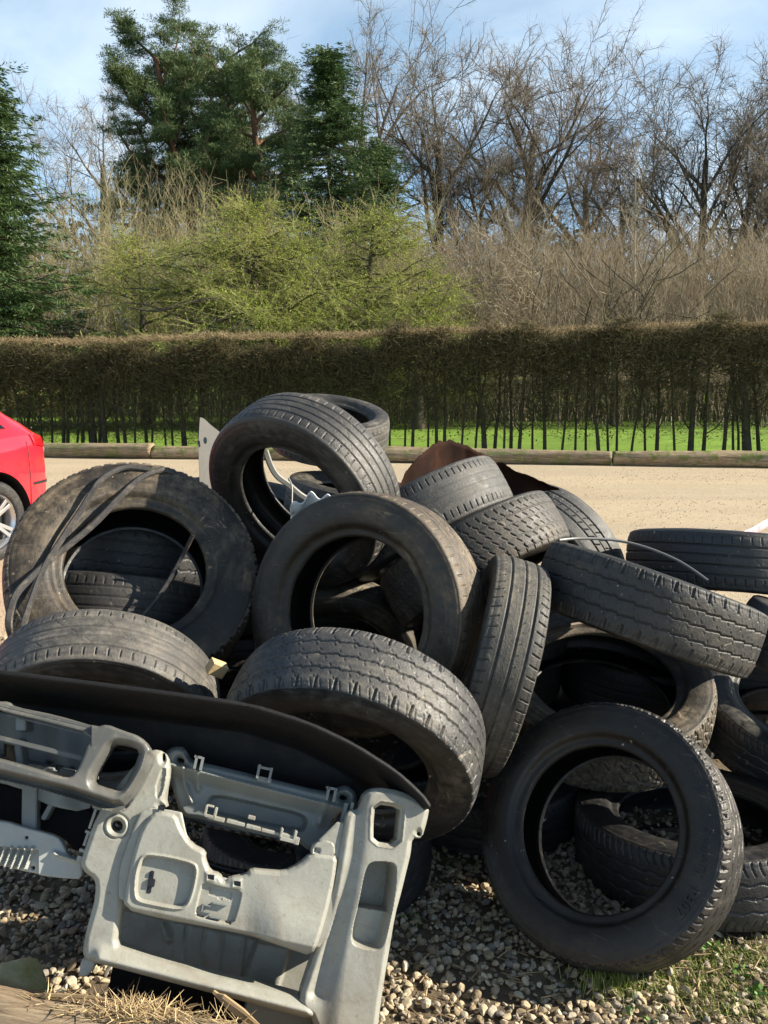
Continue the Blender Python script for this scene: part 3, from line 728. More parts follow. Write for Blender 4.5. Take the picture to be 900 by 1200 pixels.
# lit lip with clips along the lower edge of the tray
bm = bmesh.new()
for (u, v, w, h, a, b) in ((253, 960, 20, 4.5, -.06, -.008), (276, 965, 22, 4.5, -.06, -.012), (297, 970.5, 18, 4.5, -.06, -.010), (318, 976, 24, 4, -.06, -.012), (338, 980.5, 16, 4.5, -.06, -.010),
                           (241, 950, 3, 13, -.05, -.006), (252, 953, 3.4, 13, -.05, -.006), (246, 957, 13, 4, -.05, -.006), (246, 945, 9, 2.5, -.05, -.012), (330, 976, 3, 11, -.05, -.006), (346, 980, 3.4, 13, -.05, -.006), (338, 985, 20, 5, -.05, -.006), (348, 986, 6, 9, -.05, -.006),
                           (295, 959, 9, 5, -.07, -.03)):
    dbox(bm, u, v, w, h, a, b, .24)
bmesh.ops.recalc_face_normals(bm, faces=bm.faces); bmesh.ops.bevel(bm, geom=bm.edges[:], offset=.0012, segments=1, affect='EDGES'); from_bm('clip_lip', bm, M_GREY, dash)
hfield('hinge_tab', [(364, 996), (367, 988), (380, 983), (391, 987), (392, 1002), (378, 1003), (364, 1001)], [[(368, 993), (374, 994), (373, 999), (367, 998)]], lambda U, V, m: .020+0*U, M_GREY, dash, 1.2, 2, .003, .03, 1, 0)
# back plate seen dark behind the big opening
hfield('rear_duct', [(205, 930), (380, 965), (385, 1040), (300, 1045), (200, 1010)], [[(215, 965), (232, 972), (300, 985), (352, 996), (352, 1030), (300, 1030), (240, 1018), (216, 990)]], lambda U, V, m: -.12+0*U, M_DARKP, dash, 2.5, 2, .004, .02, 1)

# end column with vent opening and two-stage cup recess
colm = [(404, 955), (410, 948), (418, 949), (422, 940), (427, 928), (440, 922), (466, 926), (488, 936), (501, 946), (498, 962), (492, 982), (481, 981), (479, 1000), (475, 1016), (468, 1045), (461, 1070), (453, 1118), (446, 1160), (440, 1206), (436, 1240), (400, 1234), (370, 1222),
        (366, 1190), (352, 1180), (350, 1168), (363, 1130), (376, 1094), (388, 1050), (396, 1005), (400, 980)]
vent = [(438, 942), (467, 946), (466, 960), (463, 989), (436, 985), (436, 965)]
cup = [(432, 1007), (458, 1008), (463, 1016), (461, 1040), (457, 1068), (449, 1102), (441, 1111), (424, 1109), (409, 1103), (410, 1085), (418, 1055), (425, 1018)]
def f_col(U, V, m):
    d = .024+.008*sm(m, 0, 7)
    v_ = sd(U, V, vent, 1); d += .0035*np.exp(-((v_+4.5)/1.2)**2)-.003*np.exp(-((v_+2)/1.6)**2)
    c_ = sd(U, V, cup); low = sm(V-(1064+.16*(U-430)), -1.5, 1.5)
    d += -(.085-.045*low)*sm(c_, 0, 5)
    d += -.022*sm(1066-V, 2, 26)*sm(c_, 5, 9)*0
    # shallow valley between this column and the centre panel
    d -= .012*np.exp(-((line_d(U, V, [(416, 945), (412, 990), (402, 1050), (385, 1110), (370, 1160)])/10)**2))
    d -= .010*sm(V, 1000, 1080)*sm(400-U+(1080-V)*.12, -10, 14)
    return d
hfield('end_column', colm, [vent, [(487, 974), (491, 975), (490, 979), (486, 978)]], f_col, M_GREY, dash, .9, 2.4, .0035, .05, 1, 1)
# dark grey instrument bezel
bez = [(-120, 800), (-60, 812), (0, 823), (14, 823), (20, 829), (70, 839), (117, 853), (129, 850), (147, 857), (165, 863), (177, 874), (183, 890), (172, 915), (155, 943), (146, 951), (133, 951), (90, 936), (40, 922), (0, 913), (-60, 900), (-120, 890)]
op1 = [(-90, 818), (0, 832), (10, 836), (60, 848), (110, 861), (105, 880), (96, 901), (88, 911), (76, 910), (40, 899), (0, 888), (-90, 870)]
op2 = [(136, 873), (152, 875), (166, 880), (160, 898), (151, 916), (142, 926), (128, 923), (113, 918), (116, 906), (128, 887)]
def f_bez(U, V, m):
    lo = line_d(U, V, [(-120, 884), (0, 908), (90, 930), (135, 945), (148, 944), (158, 933), (176, 905), (181, 888)])
    d = .050-.030*(1-sm(lo, 0, 9))
    o = sd(U, V, op2); d -= .012*(1-sm(-o, 0, 9)); 
    d -= .022*sm(V-(830+.24*U), 22, -6)*(U < 112)
    return d
hfield('instrument_bezel', bez, [op1, op2], f_bez, M_BEZ, dash, 1.3, 3.5, .007, .035, 1, 1)
bm = bmesh.new()
for (u, v, w, h, a, b, r) in ((46, 876, 110, 6, -.0, .022, .24), (-50, 855, 100, 6, -.0, .022, .2), (60, 841, 130, 4, .0, .03, .24), (63, 851, 110, 3, -.02, .012, .24)):
    dbox(bm, u, v, w, h, a, b, r)
bmesh.ops.recalc_face_normals(bm, faces=bm.faces); bmesh.ops.bevel(bm, geom=bm.edges[:], offset=.0015, segments=2, affect='EDGES'); from_bm('bezel_rail', bm, M_BEZ, dash)
# grey backing inside the instrument opening
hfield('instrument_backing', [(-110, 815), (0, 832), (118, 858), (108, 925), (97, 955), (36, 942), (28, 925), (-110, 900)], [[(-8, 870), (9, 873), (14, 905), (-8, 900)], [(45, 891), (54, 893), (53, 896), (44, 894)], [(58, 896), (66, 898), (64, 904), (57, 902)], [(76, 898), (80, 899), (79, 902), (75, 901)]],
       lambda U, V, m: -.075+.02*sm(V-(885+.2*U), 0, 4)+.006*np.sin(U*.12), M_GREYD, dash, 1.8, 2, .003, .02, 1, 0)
bm = bmesh.new()
for (u, v, w, h, a, b, r) in ((27, 945, 18, 64, -.09, -.05, .02), (20, 882, 8, 34, -.07, -.01, -.1), (24, 845, 12, 22, -.07, .0, 0), (48, 951, 6, 26, -.10, -.06, .5), (-30, 930, 18, 70, -.09, -.05, .02), (75, 905, 18, 8, -.06, -.03, .2)):
    dbox(bm, u, v, w, h, a, b, r)
bmesh.ops.recalc_face_normals(bm, faces=bm.faces); bmesh.ops.bevel(bm, geom=bm.edges[:], offset=.002, segments=2, affect='EDGES'); from_bm('strut', bm, M_GREYD, dash)
hfield('steering_shroud', [(-110, 905), (30, 925), (100, 950), (105, 975), (100, 1000), (75, 1004), (60, 985), (0, 968), (-110, 955)], [], lambda U, V, m: -.12+.0004*(V-950), M_BLK, dash, 2.5, 3, .006, .03, 1)
# pale lower bracket at the left
br = [(-120, 945), (0, 963), (18, 969), (56, 979), (66, 984), (76, 1005), (92, 1008), (93, 1033), (72, 1032), (52, 1030), (30, 1026), (14, 1023), (0, 1018), (-120, 1000)]
def f_br(U, V, m):
    d = -.035+.0*U
    for k in range(9):
        u0 = -40+k*8.5; d += .018*np.exp(-((line_d(U, V, [(u0+6, 996), (u0-4, 1020)])/1.7)**2))
    d -= .012*sm(V-(993+.1*U), 0, 4)*(U < 40)
    d += .012*np.exp(-((line_d(U, V, [(60, 1002), (86, 1010)])/2.5)**2))
    return d
hfield('lower_bracket', br, [[(26+2*math.cos(a), 983+2*math.sin(a)) for a in np.linspace(0, 6.28, 9)[:-1]], [(32+2.4*math.cos(a), 1020+2.4*math.sin(a)) for a in np.linspace(0, 6.28, 9)[:-1]]], f_br, m_plain('pale_bracket_plastic', (.34, .36, .35), .5, .06, 16, .2, .001, dirt=(.25, .22, .17), dirt_amt=.3), dash, 1.3, 2, .003, .02, 1, 0)
hfield('foot_lug', [(91, 1143), (93, 1128), (100, 1122), (112, 1128), (108, 1138), (101, 1146), (94, 1148)], [], lambda U, V, m: -.01+0*U, M_GREY, dash, 1.2, 3, .006, .03, 1)
# legs of the frame down to the stones, out of the picture
bm = bmesh.new(); dbox(bm, 330, 1205, 90, 60, -.10, -.02, .22); dbox(bm, 400, 1240, 50, 60, -.06, .01, .1)
bmesh.ops.recalc_face_normals(bm, faces=bm.faces); from_bm('lower_flange', bm, M_GREYD, dash)
# ---------------------------------------------------------------- split timber, stone and small litter
def m_oldwood(name, a=(.22, .16, .10), b=(.40, .31, .20), moss=.0, rot=(0, 0, 0)):
    t = NT(name); v = t.coord('Object', scale=(2.2, 22, 22), rot=rot)
    n = t.noise(v, 2.0, 8, .65, .8); n2 = t.noise(t.coord('Object'), 4, 5, .6); n3 = t.noise(v, 9, 5, .7)
    c = t.ramp(n, [(.30, tuple(x*.35 for x in a)), (.45, a), (.62, b), (.8, tuple(x*.8 for x in b))])
    c = t.mix(t.rng(n2, .4, .7, 0, .6), c, (.19, .165, .13))
    if moss: c = t.mix(t.math('MULTIPLY', t.rng(t.noise(t.coord('Object'), 5, 6, .65), .5, .62), moss), c, (.12, .17, .035))
    return t.out(c, .9, t.bump(t.math('ADD', n, t.math('MULTIPLY', n3, .5)), .9, .012), spec=.2)
def log_mesh(p0, p1, r0, r1, seed, n=60, k=36, lump=.05):
    rs = np.random.default_rng(seed); L = np.linalg.norm(np.array(p1)-np.array(p0)); t = np.linspace(0, 1, n)
    a = np.arange(k)*2*PI/k; ph = rs.uniform(0, 7, 8)
    T, A = np.meshgrid(t, a, indexing='ij')
    r = r0+(r1-r0)*T
    r = r*(1+lump*(np.sin(2*A+ph[0]+T*3)+.6*np.sin(3*A+ph[1]-T*5)+.5*np.sin(5*A+ph[2]+T*9)+.4*np.sin(T*23+ph[3]+A))+lump*.35*np.sin(9*A+ph[4]+4*np.sin(T*5))+rs.normal(0, lump*.10, T.shape))
    X = (T-.5)*L; Y = r*np.cos(A); Z = r*np.sin(A)
    V = np.stack([X, Y, Z], -1).reshape(-1, 3)
    i = np.arange(n-1)[:, None]; j = np.arange(k)[None]
    f = np.stack([i*k+j, i*k+(j+1) % k, (i+1)*k+(j+1) % k, (i+1)*k+j], -1).reshape(-1, 4)
    V = np.concatenate([V, [[-L/2-.002, 0, 0], [L/2+.002, 0, 0]]]); e0 = n*k
    caps = np.array([(e0, (q+1) % k, q) for q in range(k)]+[(e0+1, (n-1)*k+q, (n-1)*k+(q+1) % k) for q in range(k)])
    return V, f, caps
def place_x(o, p0, p1, roll=0):
    p0 = Vector(p0); p1 = Vector(p1); o.location = (p0+p1)/2; q = (p1-p0).to_track_quat('X', 'Z'); o.rotation_mode = 'QUATERNION'; o.rotation_quaternion = q
    return o
WOODF = m_oldwood('weathered_timber', (.30, .22, .14), (.50, .40, .27))
def from_px(u, v, z): return tuple(pt(u, v, z))
lp0, lp1 = np.array([-1.75, 1.60, .145]), np.array([.10, 1.215, .15])
V, f, cp = log_mesh(lp0, lp1, .162, .158, 5, 120, 64, .02)
lg = props(mesh_np('timber_log', V, [f, cp], WOODF), 'weathered split log lying in the bottom left corner under the dashboard', 'log'); place_x(lg, lp0, lp1)
# torn fibres along the upper edge of the log
SPL = m_twig('torn_wood_fibre', [(.55, .40, .20), (.66, .52, .30), (.40, .29, .16), (.26, .19, .12), (.60, .46, .24)])
rs = np.random.default_rng(12)
ax = (lp1-lp0)/np.linalg.norm(lp1-lp0); perp = np.cross(ax, [0, 0, 1]); perp /= np.linalg.norm(perp)
if perp[1] < 0: perp = -perp
Q0, Q1 = [], []
Llog = np.linalg.norm(lp1-lp0)
tm = np.linspace(0, 1, 400)
s0 = np.array([np.linalg.norm(0)])
def log_top(s, ang):      # point on the log's skin, s in metres from p0
    return lp0+ax*s+perp*(math.cos(ang)*.160)+np.array([0, 0, math.sin(ang)*.160])
def s_of(u):              # where along the log the picture column u falls
    best = min(np.linspace(0, Llog, 300), key=lambda s: abs((lambda p: 450+FPX*((p-_C)@_R)/((p-_C)@_D))(log_top(s, 1.2))-u)); return best
sa, sb, sc2 = s_of(40), s_of(130), s_of(270)
for k in range(900):
    s = rs.uniform(sa, sc2) if k % 3 == 1 else rs.normal(sb+.05, .05); a = rs.uniform(.75, 1.45)
    p = log_top(s, a)+rs.normal(0, .004, 3); d = ax*rs.normal(0, 1)+np.array([0, 0, abs(rs.normal(0, .28))])+perp*rs.normal(0, .35)
    Ls = rs.uniform(.008, .045); d = d/np.linalg.norm(d); Q0.append(p); Q1.append(p+d*Ls)
sp = segs_mesh('splinters', np.array(Q0), np.array(Q1), rs.uniform(.0005, .0022, 900), .0003, SPL, None); sp.parent = lg; sp['kind'] = 'stuff'
sp.matrix_parent_inverse = (Matrix.Translation(lg.location) @ lg.rotation_quaternion.to_matrix().to_4x4()).inverted()
def shard(name, pts, w, th, mat, parent=None):
    T_ = Tubes(); P = np.array(pts); n = len(P)
    T_.add(P, w*np.sin(np.linspace(.25, PI*.97, n))**.6, 5)
    return T_.build(name, mat, parent, False)
def logpt(u, v, lift=0):
    d = pt(u, v, 1)-_C; z = 1.35
    p = pt(u, v, z); return p+np.array([0, 0, lift])
sh_z = 1.43
for pts_, wd in (([(8, 1169), (50, 1166), (100, 1168), (135, 1172)], .0042), ([(205, 1190), (222, 1180), (232, 1176)], .005), ([(250, 1162), (268, 1178), (290, 1196), (310, 1206)], .0085), ([(251, 1164), (262, 1168), (285, 1185), (303, 1200)], .005)):
    PP = [pt(u, v, 1.60-.012*i_) for i_, (u, v) in enumerate(pts_)]
    o = shard('splinter', PP, wd, wd, SPL, None); o.parent = lg; o.matrix_parent_inverse = sp.matrix_parent_inverse.copy()
# mossy stone at the left
bm = bmesh.new(); bmesh.ops.create_icosphere(bm, subdivisions=4, radius=1)
rs = np.random.default_rng(8); ds = [rs.normal(size=3) for _ in range(9)]
for vv in bm.verts:
    p = np.array(vv.co)
    for d_ in ds:
        d_ = d_/np.linalg.norm(d_); s_ = p@d_
        if s_ > .62: p = p-d_*(s_-.62)*.85
    p = p*(1+.02*math.sin(9*p[0]+3*p[1])+.015*math.sin(17*p[2]))
    vv.co = p*np.array([.085, .07, .12])
sp_ = ground_at(22, 1118, .10)
t = NT('mossy_stone'); v = t.coord('Object'); n = t.noise(v, 14, 6, .65); n2 = t.noise(v, 60, 4, .7)
MSS = t.out(t.mix(t.rng(n, .42, .58), (.72, .64, .36), (.56, .50, .18)), .9, t.bump(n2, .7, .006), spec=.2)  # colour made paler to stand in for sunlight on this shaded stone
props(from_bm('stone', bm, MSS, None, True, (-.79, 1.66, .10)), 'mossy yellow-green stone between the log and the dashboard at the left edge', 'stone')

# rusty sheet over the stacked tyres
RUST = NT('rusty_sheet'); v = RUST.coord('Object'); n = RUST.noise(v, 7, 7, .65); n2 = RUST.noise(v, 45, 4, .7)
RUST = RUST.out(RUST.ramp(n, [(.3, (.014, .008, .006)), (.5, (.026, .012, .008)), (.68, (.05, .022, .013)), (.8, (.11, .055, .032))]), .85, RUST.bump(n2, .6, .003), spec=.08)
top = [(466, 575, 2.95), (474, 556, 2.98), (486, 539, 3.02), (500, 526, 3.08), (514, 517, 3.14), (530, 516, 3.2), (545, 522, 3.26), (562, 530, 3.30), (582, 540, 3.33), (605, 551, 3.34), (630, 562, 3.34), (648, 570, 3.33), (657, 573, 3.32)]
bot = [(466, 600, 2.93), (474, 600, 2.96), (486, 600, 3.0), (500, 598, 3.06), (514, 596, 3.16), (530, 592, 3.26), (545, 590, 3.32), (562, 586, 3.35), (582, 582, 3.36), (605, 580, 3.36), (630, 577, 3.345), (648, 575, 3.335), (657, 574.5, 3.322)]
T_, B_ = np.array([pt(*q) for q in top]), np.array([pt(*q) for q in bot])
tt = np.linspace(0, 12, 120); T2 = np.stack([np.interp(tt, range(13), T_[:, k]) for k in range(3)], -1); B2 = np.stack([np.interp(tt, range(13), B_[:, k]) for k in range(3)], -1)
rs = np.random.default_rng(4); jag = np.convolve(rs.normal(0, .006, 120), [.3, .4, .3], 'same')*(1-np.abs(np.linspace(-1, 1, 120))*.6); T2[:, 2] += jag
NR = 14; Vr = []
for sgn in (0, 1):
    for q in range(NR):
        w_ = q/(NR-1); P = T2*(1-w_)+B2*w_; P = P+np.array([0, .0025*sgn+.02*math.sin(w_*3), 0]); P[:, 1] += .01*np.sin(tt*1.7+w_*2); Vr.append(P)
Vr = np.concatenate(Vr); fr = []
for sgn in (0, 1):
    b0 = sgn*NR*120; i = np.arange(NR-1)[:, None]; j = np.arange(119)[None]; ff = np.stack([b0+i*120+j, b0+i*120+j+1, b0+(i+1)*120+j+1, b0+(i+1)*120+j], -1).reshape(-1, 4); fr.append(ff if sgn else ff[:, ::-1])
j = np.arange(119); b0 = NR*120; fr.append(np.stack([j, j+1, b0+j+1, b0+j], -1)); o_ = (NR-1)*120; fr.append(np.stack([o_+j, b0+o_+j, b0+o_+j+1, o_+j+1], -1))
props(mesh_np('metal_sheet', Vr, [np.concatenate(fr)], RUST, None, True), 'curled rusty metal sheet with torn edge, draped behind the bald tyre', 'metal sheet')

# flexible hoses and straps
def spline(pts, n=60):
    P = np.array(pts, float); t = np.linspace(0, len(P)-1, n); out = []
    for x in t:
        i = min(int(x), len(P)-2); f_ = x-i; p0, p1, p2, p3 = P[max(i-1, 0)], P[i], P[i+1], P[min(i+2, len(P)-1)]
        out.append(.5*((2*p1)+(-p0+p2)*f_+(2*p0-5*p1+4*p2-p3)*f_*f_+(-p0+3*p1-3*p2+p3)*f_**3))
    return np.array(out)
HOSE = m_plain('pale_plastic_hose', (.19, .185, .175), .35, .1, 10, .1, .001, dirt=(.3, .26, .2), dirt_amt=.3)
T_ = Tubes(); T_.add(spline([pt(655, 633, 2.56), pt(680, 631, 2.60), pt(720, 633, 2.62), pt(755, 641, 2.60), pt(790, 655, 2.54), pt(812, 668, 2.47), pt(830, 681, 2.40)], 80), .0044, 10)
hs = props(T_.build('hose', HOSE), 'thin pale plastic hose arching over the zigzag-tread tyre on the right', 'hose')
STR = m_plain('black_strap', (.03, .028, .027), .5, .3, 20, .5, .002, dirt=(.16, .13, .10), dirt_amt=.6)
def ribbon(name, pts, w, th, mat, side, parent=None, n=90):
    P = spline(pts, n); T = np.gradient(P, axis=0); T /= np.linalg.norm(T, axis=1)[:, None]
    S = np.asarray(side, float); S = S/np.linalg.norm(S); Nn = np.cross(T, S); Nn /= np.linalg.norm(Nn, axis=1)[:, None]; Sx = np.cross(Nn, T)
    V = []
    for a, b in ((-1, -1), (-.6, 1), (.6, 1), (1, -1)): V.append(P+Sx*(a*w/2)+Nn*(b*th/2))
    V = np.stack(V, 1).reshape(-1, 3); i = np.arange(n-1)[:, None]*4; q = np.arange(4)
    f = np.stack([i+q, i+(q+1) % 4, i+4+(q+1) % 4, i+4+q], -1).reshape(-1, 4)
    return mesh_np(name, V, [f, np.array([[0, 3, 2, 1], [(n-1)*4, (n-1)*4+1, (n-1)*4+2, (n-1)*4+3]])], mat, parent, False)
# straps lying on the face of the off-road tyre (positions on its own sidewall plane)
c12 = np.array(POSE['T12'][0]); n12 = np.array(POSE['T12'][1]); n12 /= np.linalg.norm(n12)
def on12(u, v, lift=.012):
    d = pt(u, v, 1)-_C; q = c12+n12*(POSE['T12'][3]/2+lift); t_ = ((q-_C)@n12)/(d@n12); return _C+d*t_
s1 = [on12(204, 553, .0), on12(190, 550, .008), on12(165, 560), on12(140, 583), on12(112, 612), on12(85, 635), on12(60, 655), on12(35, 678, .03), on12(17, 700, .04), on12(10, 730, .03), on12(14, 752, .0)]
s2 = [on12(176, 550, .006), on12(150, 547, .012), on12(132, 553, .02), on12(115, 566, .03), on12(95, 597, .02), on12(72, 632, .016), on12(52, 664, .02), on12(38, 700, .03), on12(28, 730, .03), on12(26, 748, .01)]
props(ribbon('strap', s1, .020, .004, STR, (.8, 0, -.6)), 'long black rubber strap looping over the off-road tyre and down its left edge', 'strap')
props(ribbon('strap', s2, .018, .004, STR, (.8, 0, -.6)), 'second black strap on the off-road tyre, crossing under the longer one', 'strap')
props(ribbon('strap', [pt(226, 627, 2.62), pt(212, 655, 2.64), pt(195, 685, 2.62), pt(175, 712, 2.58), pt(160, 728, 2.56)], .014, .004, STR, (.8, 0, -.6)), 'dark strap hanging across the hole of the off-road tyre', 'strap')
# small flakes of leaf and dirt on the off-road tyre
fl = [on12(rs_u, rs_v, .010) for rs_u, rs_v in zip(np.random.default_rng(5).normal(284, 9, 90), np.random.default_rng(6).normal(606, 20, 90))]
fk = leaves_mesh('leaf_litter', np.array(fl), np.random.default_rng(7).normal(size=(90, 3)), np.random.default_rng(8).uniform(.006, .018, 90), m_twig('leaf_flake', [(.25, .10, .06), (.30, .24, .12), (.14, .09, .05), (.4, .34, .22)]), None, .6); fk['kind'] = 'stuff'
# grey plastic panel sticking up behind
PNL = m_plain('pale_grey_plastic', (.10, .097, .09), .6, .08, 8, .2, .001, dirt=(.2, .17, .13), dirt_amt=.3)
bm = bmesh.new(); q = [(234, 489), (238, 490), (248, 499), (262, 510), (262, 575), (234, 575), (232, 520)]
f1 = [bm.verts.new(pt(u, v, 3.15+(u-234)*.004)) for u, v in q]; fc = bm.faces.new(f1)
r_ = bmesh.ops.extrude_face_region(bm, geom=[fc]); bmesh.ops.translate(bm, vec=(0, .006, 0), verts=[x for x in r_['geom'] if isinstance(x, bmesh.types.BMVert)])
bmesh.ops.recalc_face_normals(bm, faces=bm.faces); bmesh.ops.bevel(bm, geom=bm.edges[:], offset=.0015, segments=2, affect='EDGES')
pnl = props(from_bm('plastic_panel', bm, PNL), 'thin pale grey plastic panel standing up left of the topmost tyre', 'panel')
bm = bmesh.new(); cc = pt(241, 516, 3.15)
rr0 = bmesh.ops.create_cone(bm, cap_ends=True, segments=16, radius1=.010, radius2=.008, depth=.008)
for vv in bm.verts: vv.co = Vector((vv.co.x*.7, vv.co.z-.004, vv.co.y*1.3))+Vector(cc)
from_bm('clip_socket', bm, M_GREYD, pnl)
# white curved trim and its cable inside the topmost tyre's hole
WTR = m_plain('white_trim_plastic', (.34, .335, .31), .4, .08, 8)
props(ribbon('plastic_trim', [pt(311, 528, 2.98), pt(317, 545, 3.0), pt(325, 558, 3.02), pt(338, 568, 3.05), pt(352, 580, 3.08), pt(366, 588, 3.1)], .022, .003, WTR, (.8, .1, .6)), 'curved white plastic trim strip inside the hole of the topmost tyre', 'plastic trim')
T_ = Tubes(); T_.add(spline([pt(338, 560, 2.98), pt(342, 570, 2.96), pt(342, 590, 2.94), pt(341, 610, 2.92)], 30), .0028, 6)
props(T_.build('cable', WTR), 'thin pale cable hanging down inside the topmost tyre', 'cable')
# white cloth
rs = np.random.default_rng(3)
U, V = np.meshgrid(np.linspace(0, 1, 44), np.linspace(0, 1, 30), indexing='ij')
cl = np.array(pt(340, 600, 2.62)); ex_ = pt(400, 584, 2.60)-cl
fold = .012*np.sin(U*19+3*V)+.009*np.sin(U*9-V*11+1)+.006*np.sin(V*23+U*5)
Pc_ = cl+ex_*U[..., None]+np.array([.0, .07, -.05])*(V[..., None]-.15)+np.array([0, -.4, .9])*fold[..., None]+np.array([0, 0, 1])*(.034*np.exp(-((U-.42)/.22)**2)*(1-V))[..., None]
i = np.arange(43)[:, None]; j = np.arange(29)[None]
fcl = np.stack([i*30+j, (i+1)*30+j, (i+1)*30+j+1, i*30+j+1], -1).reshape(-1, 4)
clo = props(mesh_np('cloth', Pc_.reshape(-1, 3), fcl, m_plain('white_cloth', (.82, .82, .84), .9, .05, 20, .4, .003)), 'crumpled white cloth tucked behind the top of the central tyre', 'cloth')
clo.modifiers.new('thickness', 'SOLIDIFY').thickness = .003
# wood offcut between the two front tyres
bm = bmesh.new(); add_box(bm, (0, 0, 0), (.045, .03, .034), Matrix.Rotation(.6, 4, 'Y') @ Matrix.Rotation(.5, 4, 'Z'), .002)
props(from_bm('wood_offcut', bm, m_plain('raw_pine', (.55, .40, .20), .8, .2, 30, .3, .002), None, False, tuple(pt(254, 783, 2.16))), 'small block of raw pine wedged between the two front-left tyres', 'wood offcut')
# red and white barrier tape end at the right edge
bm = bmesh.new()
props(ribbon('tape', [pt(870, 628, 3.2), pt(884, 622, 3.3), pt(900, 613, 3.4), pt(925, 606, 3.5)], .03, .002, m_plain('pink_white_tape', (.75, .35, .38), .4, .3, 25), (0, .3, 1)), 'strip of pink and white tape above the flat tyre at the right edge', 'tape')
# pieces of broken trim on the big flat-lying tyre's rim
props(ribbon('rubber_offcut', [pt(668, 734, 2.66), pt(688, 732, 2.69), pt(712, 738, 2.71), pt(738, 750, 2.70)], .022, .004, m_plain('brown_rubber_sheet', (.20, .16, .12), .7, .2, 10), (0, -.6, 1)), 'torn brown offcut lying on the rim of the big flat tyre', 'offcut')

# chips, straw and grass around the front tyre
def blades(name, P, h, spread, mat, seed, per=1, w=.0035, lab=None, cat=None, kind=None, group=None):
    rs = np.random.default_rng(seed); n = len(P); ang = rs.uniform(0, 2*PI, n); ln = rs.uniform(.15, 1, n)*spread
    tip = P+np.stack([np.cos(ang)*ln, np.sin(ang)*ln, h*rs.uniform(.5, 1, n)], -1); mid = P*.45+tip*.55; mid[:, 2] += h*.22
    sx = np.stack([-np.sin(ang), np.cos(ang), 0*ang], -1)*w*rs.uniform(.6, 1.2, n)[:, None]
    V = np.stack([P-sx*.6, P+sx*.6, mid+sx*.5, mid-sx*.5, tip], 1).reshape(-1, 3); b = np.arange(n)[:, None]*5
    f4 = b+np.array([[0, 1, 2, 3]]); f3 = b+np.array([[3, 2, 4]])
    o = mesh_np(name, V, [f4, f3], mat, None, False)
    return props(o, lab, cat, group, kind)
GRS = NT('grass_blade'); g_ = GRS.t.nodes.new('ShaderNodeNewGeometry')
GRS = GRS.out(GRS.ramp(g_.outputs['Random Per Island'], [(0, (.10, .15, .025)), (.4, (.17, .23, .04)), (.75, (.27, .30, .08)), (1, (.42, .37, .18))]), .6, spec=.3)
rs = np.random.default_rng(31)
g0 = ground_at(712, 1158, 0.02); P = np.array(g0)+np.concatenate([rs.normal(0, .022, (260, 2))*np.array([1.7, .9]), np.zeros((260, 1))], 1)
blades('grass_tuft', P, .05, .05, GRS, 1, w=.0016, lab='bright grass tuft growing from the stones beneath the front right tyre', cat='grass tuft')
pts_ = []
for (u, v, n, sx, sy) in ((800, 1130, 300, .06, .03), (860, 1120, 500, .08, .03), (840, 1150, 500, .10, .04), (880, 1180, 500, .08, .04), (780, 1150, 250, .06, .03), (770, 1110, 180, .05, .02), (532, 1012, 40, .02, .01), (478, 1082, 40, .02, .02), (515, 1130, 20, .01, .01), (930, 1120, 600, .15, .1), (820, 1180, 300, .1, .03), (750, 1165, 90, .1, .03)):
    g0 = ground_at(u, v, .02); pts_.append(np.array(g0)+np.concatenate([rs.normal(0, 1, (n, 2))*np.array([sx, sy]), np.zeros((n, 1))], 1))
blades('low_grass', np.concatenate(pts_), .017, .018, GRS, 2, w=.0016, kind='stuff')
# small leafy weeds
wp = []; wn = []; ws = []
for (u, v, n, s_) in ((835, 1112, 26, .02), (868, 1140, 16, .02), (745, 1190, 8, .016), (530, 1005, 12, .014), (762, 1198, 6, .02), (480, 1075, 10, .013), (890, 1165, 22, .02)):
    g0 = np.array(ground_at(u, v, .03))
    for k in range(n):
        a = rs.uniform(0, 2*PI); wp.append(g0+np.array([math.cos(a)*.02*rs.uniform(.2, 1.6), math.sin(a)*.02*rs.uniform(.2, 1.2), rs.uniform(-.005, .012)])); wn.append([math.cos(a), math.sin(a), .5]); ws.append(s_*rs.uniform(.6, 1.1))
wd = leaves_mesh('weeds', np.array(wp), np.array(wn), np.array(ws), m_plain('weed_leaf', (.10, .20, .035), .5, .3, 40), None, .6); wd['kind'] = 'stuff'
STW = m_plain('straw_and_bark', (.34, .24, .13), .85, .4, 30, .3, .002)
a_, b_ = [], []
for k in range(420):
    x, y = rs.uniform(-.15, 1.5), rs.uniform(1.42, 2.1)
    if x < .3 and rs.uniform() < .4: pass
    a = rs.uniform(0, PI); L_ = rs.uniform(.012, .06); z_ = rs.uniform(.024, .036); a_.append((x, y, z_)); b_.append((x+math.cos(a)*L_, y+math.sin(a)*L_, z_+rs.normal(0, .005)))
st = segs_mesh('straw', np.array(a_), np.array(b_), rs.uniform(.0008, .0028, 420), .0006, STW); st['kind'] = 'stuff'
